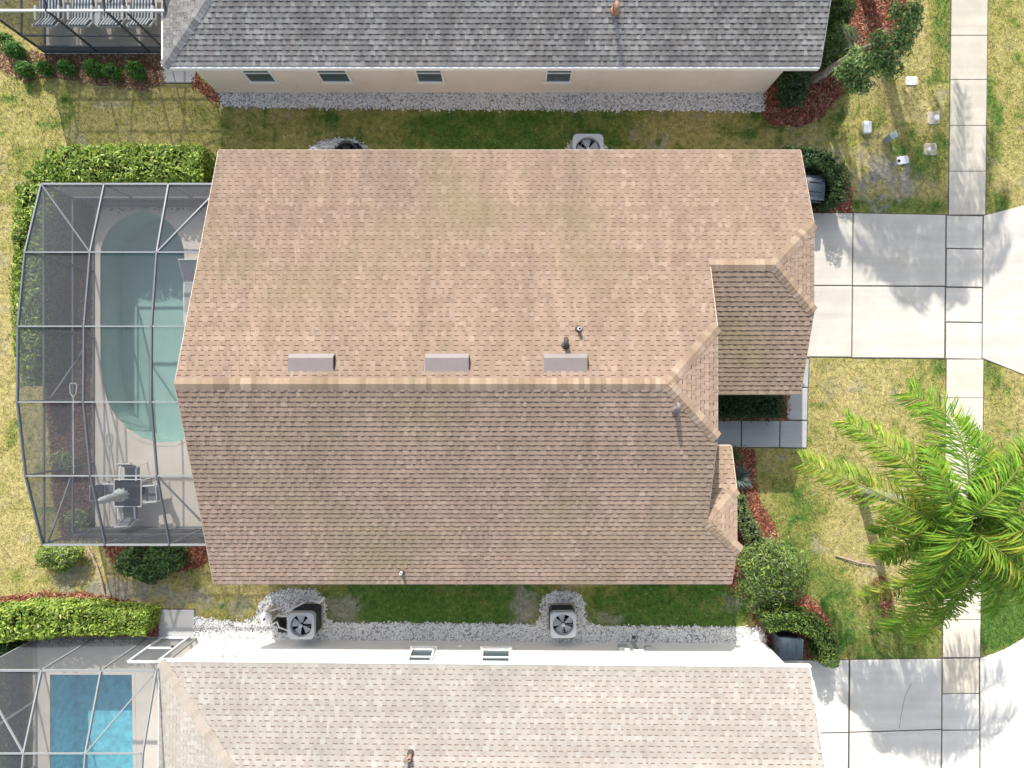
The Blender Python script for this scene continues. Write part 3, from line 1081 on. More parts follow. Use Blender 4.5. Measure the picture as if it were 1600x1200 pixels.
def offridge_vent(house, x0, x1, y, zfun, slope):
    """long low hood on the slope, open on its lower side"""
    mb = MB()
    ys = [(y + 0.44, 0.03), (y + 0.42, 0.12), (y + 0.31, 0.15), (y - 0.06, 0.014)]
    pts = []
    for x in (x0, x1):
        for yy, h in ys:
            pts.append((x, yy, zfun(yy) + h))
    m = len(ys)
    fs = [(k, k + 1, m + k + 1, m + k) for k in range(m - 1)] + [tuple(range(m)), tuple(range(2 * m - 1, m - 1, -1))]
    mb.add(pts, fs)
    vent = mb.build('roof_vent', M['vent_metal'], house)
    MB().add([(x0 - 0.03, y - 0.08, zfun(y - 0.08) + 0.012), (x1 + 0.03, y - 0.08, zfun(y - 0.08) + 0.012), (x1 + 0.03, y + 0.44, zfun(y + 0.44) + 0.012), (x0 - 0.03, y + 0.44, zfun(y + 0.44) + 0.012)],
             [(0, 1, 2, 3)]).build('flange', M['vent_metal'], vent)
    MB().box((x1 + 0.002, y + 0.02, zfun(y) - 0.06), (x1 + 0.012, y + 0.36, zfun(y) + 0.08)).build('end_screen', M['black'], vent)
    return vent


# ---- tan house in the middle
TAN = [(0.416, 0.306, 0.231), (0.426, 0.314, 0.239), (0.402, 0.296, 0.222), (0.418, 0.306, 0.233), (0.409, 0.3, 0.228), (0.383, 0.282, 0.213), (0.421, 0.31, 0.236), (0.455, 0.346, 0.27)]
TAN_CAP = [(0.406, 0.3, 0.213), (0.435, 0.325, 0.233), (0.38, 0.278, 0.198), (0.479, 0.371, 0.279)]
XL, XR, XG, XB = -8.83, 5.55, 8.68, 6.5
YN, ZN, YS, ZS, ZR = 7.03, 2.45, -5.91, 2.78, 5.12
mN, mS = (ZR - ZN) / YN, (ZR - ZS) / -YS
zn = lambda y: ZR - mN * y
zs = lambda y: ZR + mS * y
XE = 4.07
NC, SC = 1.56, -1.46
ZC = 4.54
GY0 = 3.34
GZ = zn(GY0)
GE, GZE = -0.30, 2.45
mG = (GZ - GZE) / (GY0 - GE)
zg = lambda y: GZ - mG * (GY0 - y)
XGE = 7.37
GN, GS = 4.62, 2.07
BY, BXE = -3.90, 5.66
BZ = zs(BY)
BE, BZE = -1.84, 2.76
mB = (BZ - BZE) / (BE - BY)
zb = lambda y: BZ - mB * (y - BY)
BN, BS = -3.04, -4.75

house = thing('tan_roof_house', 'single storey house with tan brown shingle roof between the two neighbours', 'house', (0, 0, 0))
N_poly = [(XL, YN, ZN), (XG, YN, ZN), (XG, GN, zn(GN)), (XGE, GY0, GZ), (XR, GY0, GZ), (XR, NC, zn(NC)), (XE, 0, ZR), (XL, 0, ZR)]
S_poly = [(XL, YS, ZS), (XB, YS, ZS), (XB, BS, zs(BS)), (BXE, BY, BZ), (XR, BY, BZ), (XR, SC, zs(SC)), (XE, 0, ZR), (XL, 0, ZR)]
H_poly = [(XR, SC, zs(SC)), (XR, NC, zn(NC)), (XE, 0, ZR)]
G_poly = [(XR, GE, GZE), (XG, GE, GZE), (XG, GS, zg(GS)), (XGE, GY0, GZ), (XR, GY0, GZ)]
GH_poly = [(XG, GS, zg(GS)), (XG, GN, zn(GN)), (XGE, GY0, GZ)]
B_poly = [(XR - 0.3, BE, BZE), (XB, BE, BZE), (XB, BN, zb(BN)), (BXE, BY, BZ), (XR - 0.3, BY, BZ)]
BH_poly = [(XB, BS, zs(BS)), (XB, BN, zb(BN)), (BXE, BY, BZ)]
mb = MB()
for q in (N_poly, S_poly, H_poly, G_poly, GH_poly, B_poly, BH_poly):
    deck_mb(mb, q)
roof = mb.build('roof', M['roof_deck'], house)
rr = random.Random(3)
BAND = (0.085, 0.052, 0.038)
pc = []
pc += shingle_pieces((XL, YN, ZN), (XG, YN, ZN), (XL, 0, ZR), [(XL, YN, ZN), (XL, 0, ZR)],
                     [(XG, YN, ZN), (XG, GN, zn(GN)), (XGE, GY0, GZ), (XR, GY0 - 0.001, zn(GY0 - 0.001)), (XR, NC, zn(NC)), (XE, 0, ZR)], TAN, rr, BAND)
pc += shingle_pieces((XL, YS, ZS), (XB, YS, ZS), (XL, 0, ZR), [(XL, YS, ZS), (XL, 0, ZR)],
                     [(XB, YS, ZS), (XB, BS, zs(BS)), (BXE, BY, BZ), (XR, BY + 0.001, zs(BY + 0.001)), (XR, SC, zs(SC)), (XE, 0, ZR)], TAN, rr, BAND)
pc += shingle_pieces(H_poly[0], H_poly[1], H_poly[2], [H_poly[0], H_poly[2]], [H_poly[1], H_poly[2]], TAN, rr, BAND)
pc += shingle_pieces(G_poly[0], G_poly[1], G_poly[4], [G_poly[0], G_poly[4]], [G_poly[1], G_poly[2], G_poly[3]], TAN, rr, BAND)
pc += shingle_pieces(GH_poly[0], GH_poly[1], GH_poly[2], [GH_poly[0], GH_poly[2]], [GH_poly[1], GH_poly[2]], TAN, rr, BAND)
pc += shingle_pieces(B_poly[0], B_poly[1], B_poly[4], [B_poly[0], B_poly[4]], [B_poly[1], B_poly[2], B_poly[3]], TAN, rr, BAND)
pc += shingle_pieces(BH_poly[0], BH_poly[1], BH_poly[2], [BH_poly[0], BH_poly[2]], [BH_poly[1], BH_poly[2]], TAN, rr, BAND)
lay_shingles(pc, M['shingle_tan'], roof)
nN, nS = plane_n(*N_poly[:2], N_poly[-1]), plane_n(*S_poly[:2], S_poly[-1])
nH, nG, nGH, nB, nBH = plane_n(*H_poly), plane_n(*G_poly[:3]), plane_n(*GH_poly), plane_n(*B_poly[:3]), plane_n(*BH_poly)
cp = lambda a, b, n1, n2: caps(a, b, n1, n2, M['shingle_tan'], roof, TAN_CAP, rr)
cp((XL, 0, ZR), (XE, 0, ZR), nN, nS)
cp((XR, NC, zn(NC)), (XE, 0, ZR), nN, nH)
cp((XR, SC, zs(SC)), (XE, 0, ZR), nS, nH)
cp((XR - 0.02, GY0, GZ), (XGE, GY0, GZ), nN, nG)
cp((XG, GN, zn(GN)), (XGE, GY0, GZ), nN, nGH)
cp((XG, GS, zg(GS)), (XGE, GY0, GZ), nG, nGH)
cp((XB, BN, zb(BN)), (BXE - 0.05, BY, BZ), nB, nBH)
cp((XB + 0.12, BS - 0.1, zs(BS - 0.1)), (BXE - 0.12, BY, BZ), nS, nBH)


def fascia(house, a, b, out, mat, h=0.17, t=0.025, drop=0.012):
    a, b = Vector(a), Vector(b)
    o = Vector(out)
    mb = MB()
    q = [a - Vector((0, 0, drop)), b - Vector((0, 0, drop)), b + o * t - Vector((0, 0, drop)), a + o * t - Vector((0, 0, drop))]
    low = [p - Vector((0, 0, h)) for p in q]
    mb.add(q + low, [(0, 1, 2, 3), (7, 6, 5, 4), (0, 4, 5, 1), (1, 5, 6, 2), (2, 6, 7, 3), (3, 7, 4, 0)])
    return mb.build('fascia', M[mat], house)


e = 0.004
fascia(house, (XL, YN + e, ZN), (XG, YN + e, ZN), (0, 1, 0), 'cream_trim')
fascia(house, (XL, YS - e, ZS), (XB, YS - e, ZS), (0, -1, 0), 'cream_trim')
fascia(house, (XR + .05, GE - e, GZE), (XG, GE - e, GZE), (0, -1, 0), 'cream_trim')
fascia(house, (XR + .05, BE + e, BZE), (XB, BE + e, BZE), (0, 1, 0), 'cream_trim')
for a, b, s in (((XL - e, YN, ZN), (XL - e, 0, ZR), -1), ((XL - e, 0, ZR), (XL - e, YS, ZS), -1),
                ((XG + e, YN, ZN), (XG + e, GN, zn(GN)), 1), ((XG + e, GN, zn(GN)), (XG + e, GS, zg(GS)), 1), ((XG + e, GS, zg(GS)), (XG + e, GE, GZE), 1),
                ((XR + e, GY0, GZ), (XR + e, NC, zn(NC)), 1), ((XR + e, NC, zn(NC)), (XR + e, SC, zs(SC)), 1), ((XR + e, SC, zs(SC)), (XR + e, BY, BZ), 1),
                ((XB + e, BE, BZE), (XB + e, BN, zb(BN)), 1), ((XB + e, BN, zb(BN)), (XB + e, BS, zs(BS)), 1), ((XB + e, BS, zs(BS)), (XB + e, YS, ZS), 1)):
    fascia(house, a, b, (s, 0, 0), 'cream_trim', h=0.15, t=0.02)


def gable_wall(mb, x0, x1, prof):
    """wall block between x0 and x1 whose top follows prof [(y, z)...]"""
    n = len(prof)
    pts = [(x0, y, z) for y, z in prof] + [(x1, y, z) for y, z in prof] + [(x0, prof[0][0], 0), (x0, prof[-1][0], 0), (x1, prof[0][0], 0), (x1, prof[-1][0], 0)]
    a, b, c, d = 2 * n, 2 * n + 1, 2 * n + 2, 2 * n + 3
    fs = [tuple([a] + list(range(n)) + [b]), tuple([c] + list(range(n, 2 * n)) + [d]), (0, n, c, a), (n - 1, 2 * n - 1, d, b)]
    fs += [(k, k + 1, n + k + 1, n + k) for k in range(n - 1)]
    mb.add(pts, fs)


mb = MB()
D = 0.09
gable_wall(mb, XL + 0.35, XR - 0.28, [(6.62, zn(6.62) - D), (1.5, ZC - D - 0.04), (-1.4, ZC - D - 0.04), (-5.6, zs(-5.6) - D)])
mb.build('wall', M['stucco_tan'], house)
mb = MB()
gable_wall(mb, XR - 0.277, XG - 0.3, [(6.617, zn(6.617) - D), (GN, zn(GN) - D - 0.02), (GS, zg(GS) - D - 0.02), (0.05, zg(0.05) - D)])
mb.build('wall', M['stucco_tan'], house)
mb = MB()
gable_wall(mb, XR - 0.277, XB - 0.28, [(-2.15, zb(-2.15) - D), (BN, zb(BN) - D - 0.02), (BS, zs(BS) - D - 0.02), (-5.597, zs(-5.597) - D)])
mb.build('wall', M['stucco_tan'], house)
gd = MB().box((XG - 0.297, 0.85, 0.02), (XG - 0.27, 5.75, 2.15)).build('garage_door', M['white_paint'], house)
for i in range(4):
    for j in range(8):
        MB().box((XG - 0.269, 0.93 + j * 0.605, 0.1 + i * 0.52), (XG - 0.25, 0.93 + j * 0.605 + 0.52, 0.1 + i * 0.52 + 0.42)).build('panel', M['white_paint'], gd)
fd = MB().box((XR - 0.275, -1.6, 0.05), (XR - 0.235, -0.7, 2.1)).build('front_door', M['vent_dark'], house)
MB().box((XR - 0.234, -1.5, 1.0), (XR - 0.18, -1.46, 1.14)).build('handle', M['white_metal'], fd)
window_on(house, 'x', XB - 0.28, -4.7, -3.1, 0.75, 2.05, 1, frame='white_paint')
for c0, c1 in ((-4.1, -3.1), (0.8, 1.8), (-7.4, -6.4), (4.0, 4.9)):
    window_on(house, 'y', 6.62, c0, c1, 0.9, 2.05, 1)
for c0, c1 in ((-5.5, -4.5), (-1.0, 0.0), (2.8, 3.8)):
    window_on(house, 'y', -5.6, c0, c1, 0.9, 2.05, -1)
sd = MB().box((XL + 0.30, 0.5, 0.06), (XL + 0.347, 4.4, 2.2)).build('sliding_door', M['glass'], house)
for y in (0.5, 1.78, 3.08, 4.36):
    MB().box((XL + 0.27, y, 0.06), (XL + 0.297, y + 0.06, 2.2)).build('stile', M['white_metal'], sd)

SV = 0.0166
for x0, x1, yy in ((447, 519, 579), (663, 732, 580), (850, 919, 581)):
    a, b = P(x0, yy, 5.15), P(x1, yy, 5.15)
    offridge_vent(house, a.x, b.x, 0.38, zn, mN)
p = P(884, 540, 4.85)
gooseneck(house, (p.x, p.y, zn(p.y)), 0.34, 0.06, (0, 0.17), 'vent_dark')
p = P(905, 514, 4.7)
straight_pipe(house, (p.x, p.y, zn(p.y)), 0.30, 0.05, 'pvc')
p = P(1057, 640, 4.95)
gooseneck(house, (p.x, p.y, zs(p.y)), 0.36, 0.055, (0, 0.15), 'vent_metal')
p = P(628, 893, 2.95)
straight_pipe(house, (p.x, p.y, zs(p.y)), 0.26, 0.04, 'pvc')
MB().bar((XB - 0.1, YS - 0.05, 2.6), (XB - 0.1, YS + 0.3, 2.3), 0.07).bar((XB - 0.1, YS + 0.3, 2.3), (XB - 0.1, YS + 0.3, 0.05), 0.07).build('downspout', M['cream_trim'], house)

# ---- grey roofed neighbour (upper edge of the picture)
GREY = [(0.378, 0.361, 0.333), (0.414, 0.398, 0.365), (0.335, 0.318, 0.294), (0.395, 0.376, 0.345), (0.451, 0.433, 0.4), (0.348, 0.316, 0.287), (0.481, 0.461, 0.423), (0.367, 0.336, 0.306)]
GREY_CAP = [(0.359, 0.346, 0.34), (0.427, 0.413, 0.399), (0.306, 0.293, 0.282)]
house = thing('grey_roof_house', 'neighbouring house with weathered grey shingle roof and peach stucco wall', 'house', (0, 0, 0))
TX0, TX1, TY, TZ, TM = -10.47, 9.25, 9.55, 2.5, 0.42
TD = 6.4
TR = (TX0 + TD, TY + TD, TZ + TM * TD)
TRR = (TX1, TY + TD, TZ + TM * TD)
S_ = [(TX0, TY, TZ), (TX1, TY, TZ), TRR, TR]
W_ = [(TX0, TY + 2 * TD, TZ), (TX0, TY, TZ), TR]
N_ = [(TX1, TY + 2 * TD, TZ), (TX0, TY + 2 * TD, TZ), TR, TRR]
mb = MB()
for q in (S_, W_, N_):
    deck_mb(mb, q)
roof = mb.build('roof', M['roof_deck'], house)
rr = random.Random(5)
GB = (0.075, 0.072, 0.07)
pc = shingle_pieces(S_[0], S_[1], S_[3], [S_[0], S_[3]], [S_[1], S_[2]], GREY, rr, GB)
pc += shingle_pieces(W_[0], W_[1], W_[2], [W_[0], W_[2]], [W_[1], W_[2]], GREY, rr, GB)
pc += shingle_pieces(N_[0], N_[1], N_[2], [N_[0], N_[3]], [N_[1], N_[2]], GREY, rr, GB)
lay_shingles(pc, M['shingle_grey'], roof)
caps(S_[0], TR, plane_n(*S_[:3]), plane_n(*W_), M['shingle_grey'], roof, GREY_CAP, rr)
caps(TR, TRR, plane_n(*S_[:3]), plane_n(*N_[:3]), M['shingle_grey'], roof, GREY_CAP, rr)
fascia(house, (TX0, TY - e, TZ), (TX1, TY - e, TZ), (0, -1, 0), 'white_paint', h=0.18, t=0.06)
fascia(house, (TX0 - e, TY, TZ), (TX0 - e, TY + 2 * TD, TZ), (-1, 0, 0), 'white_paint', h=0.18, t=0.06)
fascia(house, (TX1 + e, TY, TZ), TRR[:1] and (TX1 + e, TRR[1], TRR[2]), (1, 0, 0), 'white_paint', h=0.15, t=0.02)
TW = 9.80
mb = MB()
mb.box((-9.9, TW, 0), (8.5, TY + 2 * TD - 0.3, 2.36))
mb.build('wall', M['stucco_peach'], house)
MB().box((TX0 + .03, TY + .02, 2.37), (TX1 - .03, TY + 2 * TD - .02, 2.41)).build('soffit', M['white_paint'], house)
mb = MB()
gable_wall(mb, 8.2, 8.497, [(TW + 0.1, zz) if False else (TW + 0.1, TZ + TM * 0.3), (TY + TD, TZ + TM * TD - 0.15), (TY + 2 * TD - 0.4, TZ + TM * 0.3)])
mb.build('gable', M['stucco_peach'], house)
for c0, c1 in ((-8.46, -7.56), (-6.13, -5.16), (-3.04, -2.18), (1.06, 1.90)):
    window_on(house, 'y', TW, c0, c1, 0.92, 2.2, -1)
for px in (472, 922):
    x = (px - 800) * 0.0212
    MB().bar((x, TW - 0.004, 0.02), (x, TW - 0.004, 2.34), 0.012, 0.006).build('control_joint', M['stucco_white'], house)
p = P(963, 12, 3.4)
gooseneck(house, (p.x, p.y + 0.1, TZ + TM * (p.y + 0.1 - TY)), 0.5, 0.075, (0, -0.2), 'copper')

# ---- pale roofed neighbour (lower edge of the picture)
PALE = [(0.397, 0.371, 0.331), (0.408, 0.381, 0.341), (0.391, 0.36, 0.32), (0.414, 0.389, 0.351), (0.397, 0.372, 0.334), (0.385, 0.351, 0.31), (0.429, 0.41, 0.378)]
PALE_CAP = [(0.415, 0.365, 0.315), (0.429, 0.385, 0.333), (0.394, 0.345, 0.292)]
house = thing('cream_roof_house', 'neighbouring house with pale cream shingle roof and white sunlit wall', 'house', (0, 0, 0))
A = P(250, 1034.5, 2.5)
B = P(1265, 1043.5, 2.5)
ud = (B - A).normalized()
vd = Vector((ud.y, -ud.x, 0)).normalized()
if vd.y > 0:
    vd = -vd
BD = 6.4
BM_ = 0.42
rise = Vector((0, 0, BM_ * BD))
R0 = A + ud * BD + vd * BD + rise
R1 = B + vd * BD + rise - ud * 0.05
A2, B2 = A + vd * 2 * BD, B + vd * 2 * BD
S_ = [A, B, R1, R0]
W_ = [A2, A, R0]
N_ = [B2, A2, R0, R1]
mb = MB()
for q in (S_, W_, N_):
    deck_mb(mb, q)
roof = mb.build('roof', M['roof_deck'], house)
rr = random.Random(9)
PB = (0.21, 0.15, 0.115)
pc = shingle_pieces(A, B, R0, [A, R0], [B, R1], PALE, rr, PB)
pc += shingle_pieces(W_[0], W_[1], W_[2], [W_[0], W_[2]], [W_[1], W_[2]], PALE, rr, PB)
pc += shingle_pieces(N_[0], N_[1], N_[2], [N_[0], N_[3]], [N_[1], N_[2]], PALE, rr, PB)
lay_shingles(pc, M['shingle_pale'], roof)
caps(A, R0, plane_n(A, B, R0), plane_n(*W_), M['shingle_pale'], roof, PALE_CAP, rr)
caps(R0, R1, plane_n(A, B, R0), plane_n(*N_[:3]), M['shingle_pale'], roof, PALE_CAP, rr)
fascia(house, A - vd * e, B - vd * e + ud * 0.06, -vd, 'white_paint', h=0.17, t=0.05)
fascia(house, A - ud * e, A2 - ud * e, -ud, 'white_paint', h=0.17, t=0.05)
fascia(house, B + ud * e, R1 + ud * (e + 0.05), ud, 'white_paint', h=0.15, t=0.03)
fascia(house, R1 + ud * (e + 0.05), B2 + ud * e, ud, 'white_paint', h=0.15, t=0.03)
wl, wr = P(330, 998.5), P(1191, 1005)
wu = (wr - wl).normalized()
wv = Vector((wu.y, -wu.x, 0))
if wv.y > 0:
    wv = -wv
wl = wl - wu * 0.25
q = [wl, wr, wr + wv * 12.2, wl + wv * 12.2]
MB().prism([(p.x, p.y) for p in q], 0, 2.36).build('wall', M['stucco_white'], house)
q = [A + ud * .03 + vd * .02, B - ud * .05 + vd * .02, B2 - ud * .05 - vd * .02, A2 + ud * .03 - vd * .02]
MB().prism([(p.x, p.y) for p in q], 2.37, 2.41).build('soffit', M['white_paint'], house)
mb = MB()
gable_wall(mb, wr.x - 0.35, wr.x - 0.01, [(B.y - 0.45, 2.55), (R1.y, R1.z - 0.15), (B2.y + 0.45, 2.55)])
mb.build('gable', M['stucco_white'], house)
# windows and wall boxes in the wall's own frame
def wallbox(mb, s0, s1, d0, d1, z0, z1):
    pts = []
    for z in (z0, z1):
        for s, d in ((s0, d0), (s1, d0), (s1, d1), (s0, d1)):
            p = wl + wu * s - wv * d
            pts.append((p.x, p.y, z))
    return mb.add(pts, [(3, 2, 1, 0), (4, 5, 6, 7), (0, 1, 5, 4), (1, 2, 6, 5), (2, 3, 7, 6), (3, 0, 4, 7)])


for px0, px1 in ((643, 680), (753, 798)):
    s0 = ((px0 - 800) * 22.2 / FPX) - wl.x
    s1 = ((px1 - 800) * 22.2 / FPX) - wl.x
    win = wallbox(MB(), s0 + 0.05, s1 - 0.05, 0.004, 0.012, 0.85, 2.0).build('window', M['black'], house)
    wallbox(MB(), s0 + 0.06, s1 - 0.06, 0.013, 0.018, 0.86, 1.40).build('pane', M['glass'], win)
    wallbox(MB(), s0 + 0.06, s1 - 0.06, 0.013, 0.018, 1.45, 1.99).build('pane', M['glass'], win)
    f = MB()
    wallbox(f, s0, s0 + 0.06, 0.002, 0.085, 0.79, 2.06)
    wallbox(f, s1 - 0.06, s1, 0.002, 0.085, 0.79, 2.06)
    wallbox(f, s0 + 0.061, s1 - 0.061, 0.002, 0.08, 0.79, 0.85)
    wallbox(f, s0 + 0.061, s1 - 0.061, 0.002, 0.08, 2.0, 2.06)
    wallbox(f, s0 + 0.061, s1 - 0.061, 0.002, 0.05, 1.40, 1.45)
    f.build('frame', M['white_paint'], win)
    wallbox(MB(), s0 - 0.05, s1 + 0.05, 0.002, 0.12, 0.72, 0.788).build('sill', M['stucco_white'], win)
sof = lambda px, z=1.0: ((px - 800) * (CAM_H - z) / FPX) - wl.x
# electric meter, conduit and boxes on the wall
bxm = wallbox(MB(), sof(967, .7), sof(981, .7), 0.002, 0.12, 0.45, 0.75).build('meter_box', M['ac_grey'], house)
wallbox(MB(), sof(976), sof(984), 0.002, 0.16, 0.95, 1.25).build('meter_box', M['util_white'], house)
m2 = wallbox(MB(), sof(989), sof(1006), 0.002, 0.13, 0.95, 1.5).build('meter_box', M['util_white'], house)
c = wl + wu * sof(1001, 1.25) - wv * 0.14
MB().tube([c, c - wv * 0.1], 0.08, 14).build('meter_glass', M['glass'], m2)
wallbox(MB(), sof(1008, .6), sof(1018, .6), 0.002, 0.09, 0.5, 0.66).build('junction_box', M['ac_grey'], house)
mb = MB()
for s in (sof(995), sof(999)):
    c = wl + wu * s - wv * 0.04
    mb.tube([(c.x, c.y, 0.0), (c.x, c.y, 0.95)], 0.022, 8)
mb.build('conduit', M['ac_grey'], house)
wallbox(MB(), sof(716, .5), sof(722, .5), 0.002, 0.05, 0.42, 0.52).build('outlet_box', M['util_white'], house)
mb = MB()
for a, b in (((347, 1.05), (372, 1.05)), ((372, 1.05), (366, 1.45)), ((347, 1.05), (342, 1.5)), ((352, 0.3), (347, 1.05))):
    pa, pb = wl + wu * sof(a[0], a[1]) - wv * 0.03, wl + wu * sof(b[0], b[1]) - wv * 0.03
    mb.bar((pa.x, pa.y, a[1]), (pb.x, pb.y, b[1]), 0.025)
mb.build('conduit', M['util_white'], house)
wallbox(MB(), sof(340, 1.5), sof(348, 1.5), 0.002, 0.09, 1.42, 1.66).build('junction_box', M['util_white'], house)
wallbox(MB(), sof(363, 1.5), sof(368, 1.5), 0.002, 0.09, 1.45, 1.6).build('junction_box', M['util_white'], house)
c = wr - wv * 0.055 - wu * 0.03
t = B - ud * 0.75
MB().bar((c.x, c.y, 0.04), (c.x, c.y, 2.15), 0.075).bar((c.x, c.y, 2.13), (t.x + .1, t.y - 0.02, 2.34), 0.075).bar((c.x, c.y, 0.06), (c.x, c.y + 0.28, 0.04), 0.075).build('downspout', M['white_metal'], house)
p = P(641, 1180, 3.5)
straight_pipe(house, (p.x, p.y, 2.5 + BM_ * (A + (p - A).dot(ud) * ud - p).length * 0 + BM_ * abs((p - A).dot(vd))), 0.34, 0.05, 'copper')
p = P(636, 1192, 3.6)
gooseneck(house, (p.x, p.y, 2.5 + BM_ * abs((p - A).dot(vd))), 0.3, 0.06, (0, -0.15), 'vent_metal')

# ------------------------------------------------------------------ pools, decks and screen cages
def ring_deck(name, outer, hole, z0, z1, mat, label):
    """slab with an opening"""
    o3 = [Vector((p[0], p[1], 0)) for p in outer]
    h3 = [Vector((p[0], p[1], 0)) for p in hole]
    tri = tessellate_polygon([o3, h3])
    allp = o3 + h3
    mb = MB()
    mb.add([(p.x, p.y, z1) for p in allp], [tuple(t) for t in tri])
    for loop in (outer, hole):
        n = len(loop)
        mb.add([(p[0], p[1], z0) for p in loop] + [(p[0], p[1], z1) for p in loop], [(k, (k + 1) % n, n + (k + 1) % n, n + k) for k in range(n)])
    o = mb.build(name, mat)
    tag(o, label, 'deck', kind='structure')
    return o


def pool(label, outline, depth, wz, basin_mat, water_mat, loc):
    r = thing('swimming_pool', label, 'swimming pool', loc)
    n = len(outline)
    mb = MB()
    mb.add([(p[0], p[1], 0.045) for p in outline] + [(p[0], p[1], -depth) for p in outline], [(k, (k + 1) % n, n + (k + 1) % n, n + k) for k in range(n)])
    tri = tessellate_polygon([[Vector((p[0], p[1], 0)) for p in outline]])
    mb.add([(p[0], p[1], -depth) for p in outline], [tuple(t) for t in tri])
    mb.build('basin', M[basin_mat], r)
    mb = MB()
    mb.add([(p[0], p[1], wz) for p in outline], [tuple(t) for t in tri])
    mb.build('water', M[water_mat], r)
    # rounded coping
    mb = MB()
    c = Vector((sum(p[0] for p in outline) / n, sum(p[1] for p in outline) / n))
    inn, out = [], []
    for i in range(n):
        p = Vector(outline[i])
        t = (Vector(outline[(i + 1) % n]) - Vector(outline[i - 1])).normalized()
        nr = Vector((-t.y, t.x))
        if nr.dot(c - p) < 0:
            nr = -nr
        inn.append(p + nr * 0.03)
        out.append(p - nr * 0.09)
    mb.add([(p.x, p.y, 0.035) for p in inn] + [(p.x, p.y, 0.062) for p in inn] + [(p.x, p.y, 0.062) for p in out] + [(p.x, p.y, 0.03) for p in out],
           [(a * n + k, a * n + (k + 1) % n, (a + 1) * n + (k + 1) % n, (a + 1) * n + k) for a in range(3) for k in range(n)])
    mb.build('coping', M['deck'], r)
    return r


def cage(label, xs, prof, mats, braces=(), wall_braces=(), walls=('w', 'n', 's'), rails=(1.15,), eave=2.5, kick=None, doors=(), loc=(0, 0, 0)):
    """aluminium frame with insect screens: xs = lines of the arches, prof = [(y, z)] along each arch"""
    fm, fw, sm = mats
    r = thing('pool_cage', label, 'pool cage', loc)
    B = lambda a, b, w=0.055, h=0.075, m=fm, nm='beam': MB().bar(a, b, w, h).build(nm, M[m], r)
    for i, x in enumerate(xs):
        for (y0, z0), (y1, z1) in zip(prof[:-1], prof[1:]):
            B((x, y0, z0), (x, y1, z1), 0.042, 0.08)
    for k, (y, z) in enumerate(prof):
        top = k in (0, len(prof) - 1)
        for a, b in zip(xs[:-1], xs[1:]):
            B((a + 0.032, y, z + (0.012 if top else 0.02)), (b - 0.032, y, z + (0.012 if top else 0.02)), 0.055 if top else 0.036, 0.07 if top else 0.05, fw)
    scr = lambda pts: MB().add(pts, [tuple(range(len(pts)))]).build('screen_panel', M[sm], r)
    for a, b in zip(xs[:-1], xs[1:]):
        for (y0, z0), (y1, z1) in zip(prof[:-1], prof[1:]):
            scr([(a + .02, y0, z0 - 0.02), (b - .02, y0, z0 - 0.02), (b - .02, y1, z1 - 0.02), (a + .02, y1, z1 - 0.02)])
    for i0, k0, i1, k1, f in braces:
        a = Vector((xs[i0], prof[k0][0], prof[k0][1] + 0.01))
        b = Vector((xs[i1], prof[k1][0], prof[k1][1] + 0.01))
        B(a, a.lerp(b, f), 0.038, 0.05, nm='brace')
    x0 = xs[0]
    if 'w' in walls:
        for k, (y, z) in enumerate(prof):
            B((x0, y, 0.05), (x0, y, z - 0.05), 0.055, 0.055, nm='post')
        for (y0, z0), (y1, z1) in zip(prof[:-1], prof[1:]):
            s = 1 if y1 > y0 else -1
            for zr in list(rails) + [eave]:
                if zr < min(z0, z1) - 0.04:
                    B((x0, y0 + s * .03, zr), (x0, y1 - s * .03, zr), 0.05, 0.05, nm='rail')
            B((x0, y0 + s * .03, 0.075), (x0, y1 - s * .03, 0.075), 0.05, 0.05, nm='rail')
            scr([(x0 + .005, y0, 0.06), (x0 + .005, y1, 0.06), (x0 + .005, y1, z1), (x0 + .005, y0, z0)])
    for side, k in (('n', 0), ('s', len(prof) - 1)):
        if side not in walls:
            continue
        y, z = prof[k]
        for x in xs[1:]:
            B((x, y, 0.05), (x, y, z - 0.05), 0.055, 0.055, nm='post')
        for a, b in zip(xs[:-1], xs[1:]):
            for zr in list(rails) + ([kick] if kick else []):
                B((a + .03, y, zr), (b - .03, y, zr), 0.05, 0.05, nm='rail')
            B((a + .03, y, 0.075), (b - .03, y, 0.075), 0.05, 0.05, nm='rail')
            scr([(a, y + 0.004, kick or 0.06), (b, y + 0.004, kick or 0.06), (b, y + 0.004, z), (a, y + 0.004, z)])
            if kick:
                MB().box((a + 0.03, y - 0.008, 0.1), (b - 0.03, y + 0.008, kick - 0.026)).build('kick_plate', M['kick'], r)
    for a, b in wall_braces:
        B(a, b, 0.04, 0.05, nm='brace')
    for d in doors:
        x0d, x1d, yd = d
        dr = MB().bar((x0d, yd, 0.06), (x0d, yd, 2.1), 0.06, 0.06).bar((x1d, yd, 0.06), (x1d, yd, 2.1), 0.06, 0.06).bar((x0d + .03, yd, 2.1), (x1d - .03, yd, 2.1), 0.06, 0.06) \
            .bar((x0d + .03, yd, 1.0), (x1d - .03, yd, 1.0), 0.05, 0.05).bar((x0d + .03, yd, 0.1), (x1d - .03, yd, 0.1), 0.06, 0.08).build('screen_door', M['white_metal'], r)
        MB().box((x1d - 0.12, yd + 0.03, 0.98), (x1d - 0.05, yd + 0.07, 1.06)).build('handle', M['ac_dark'], dr)
    return r


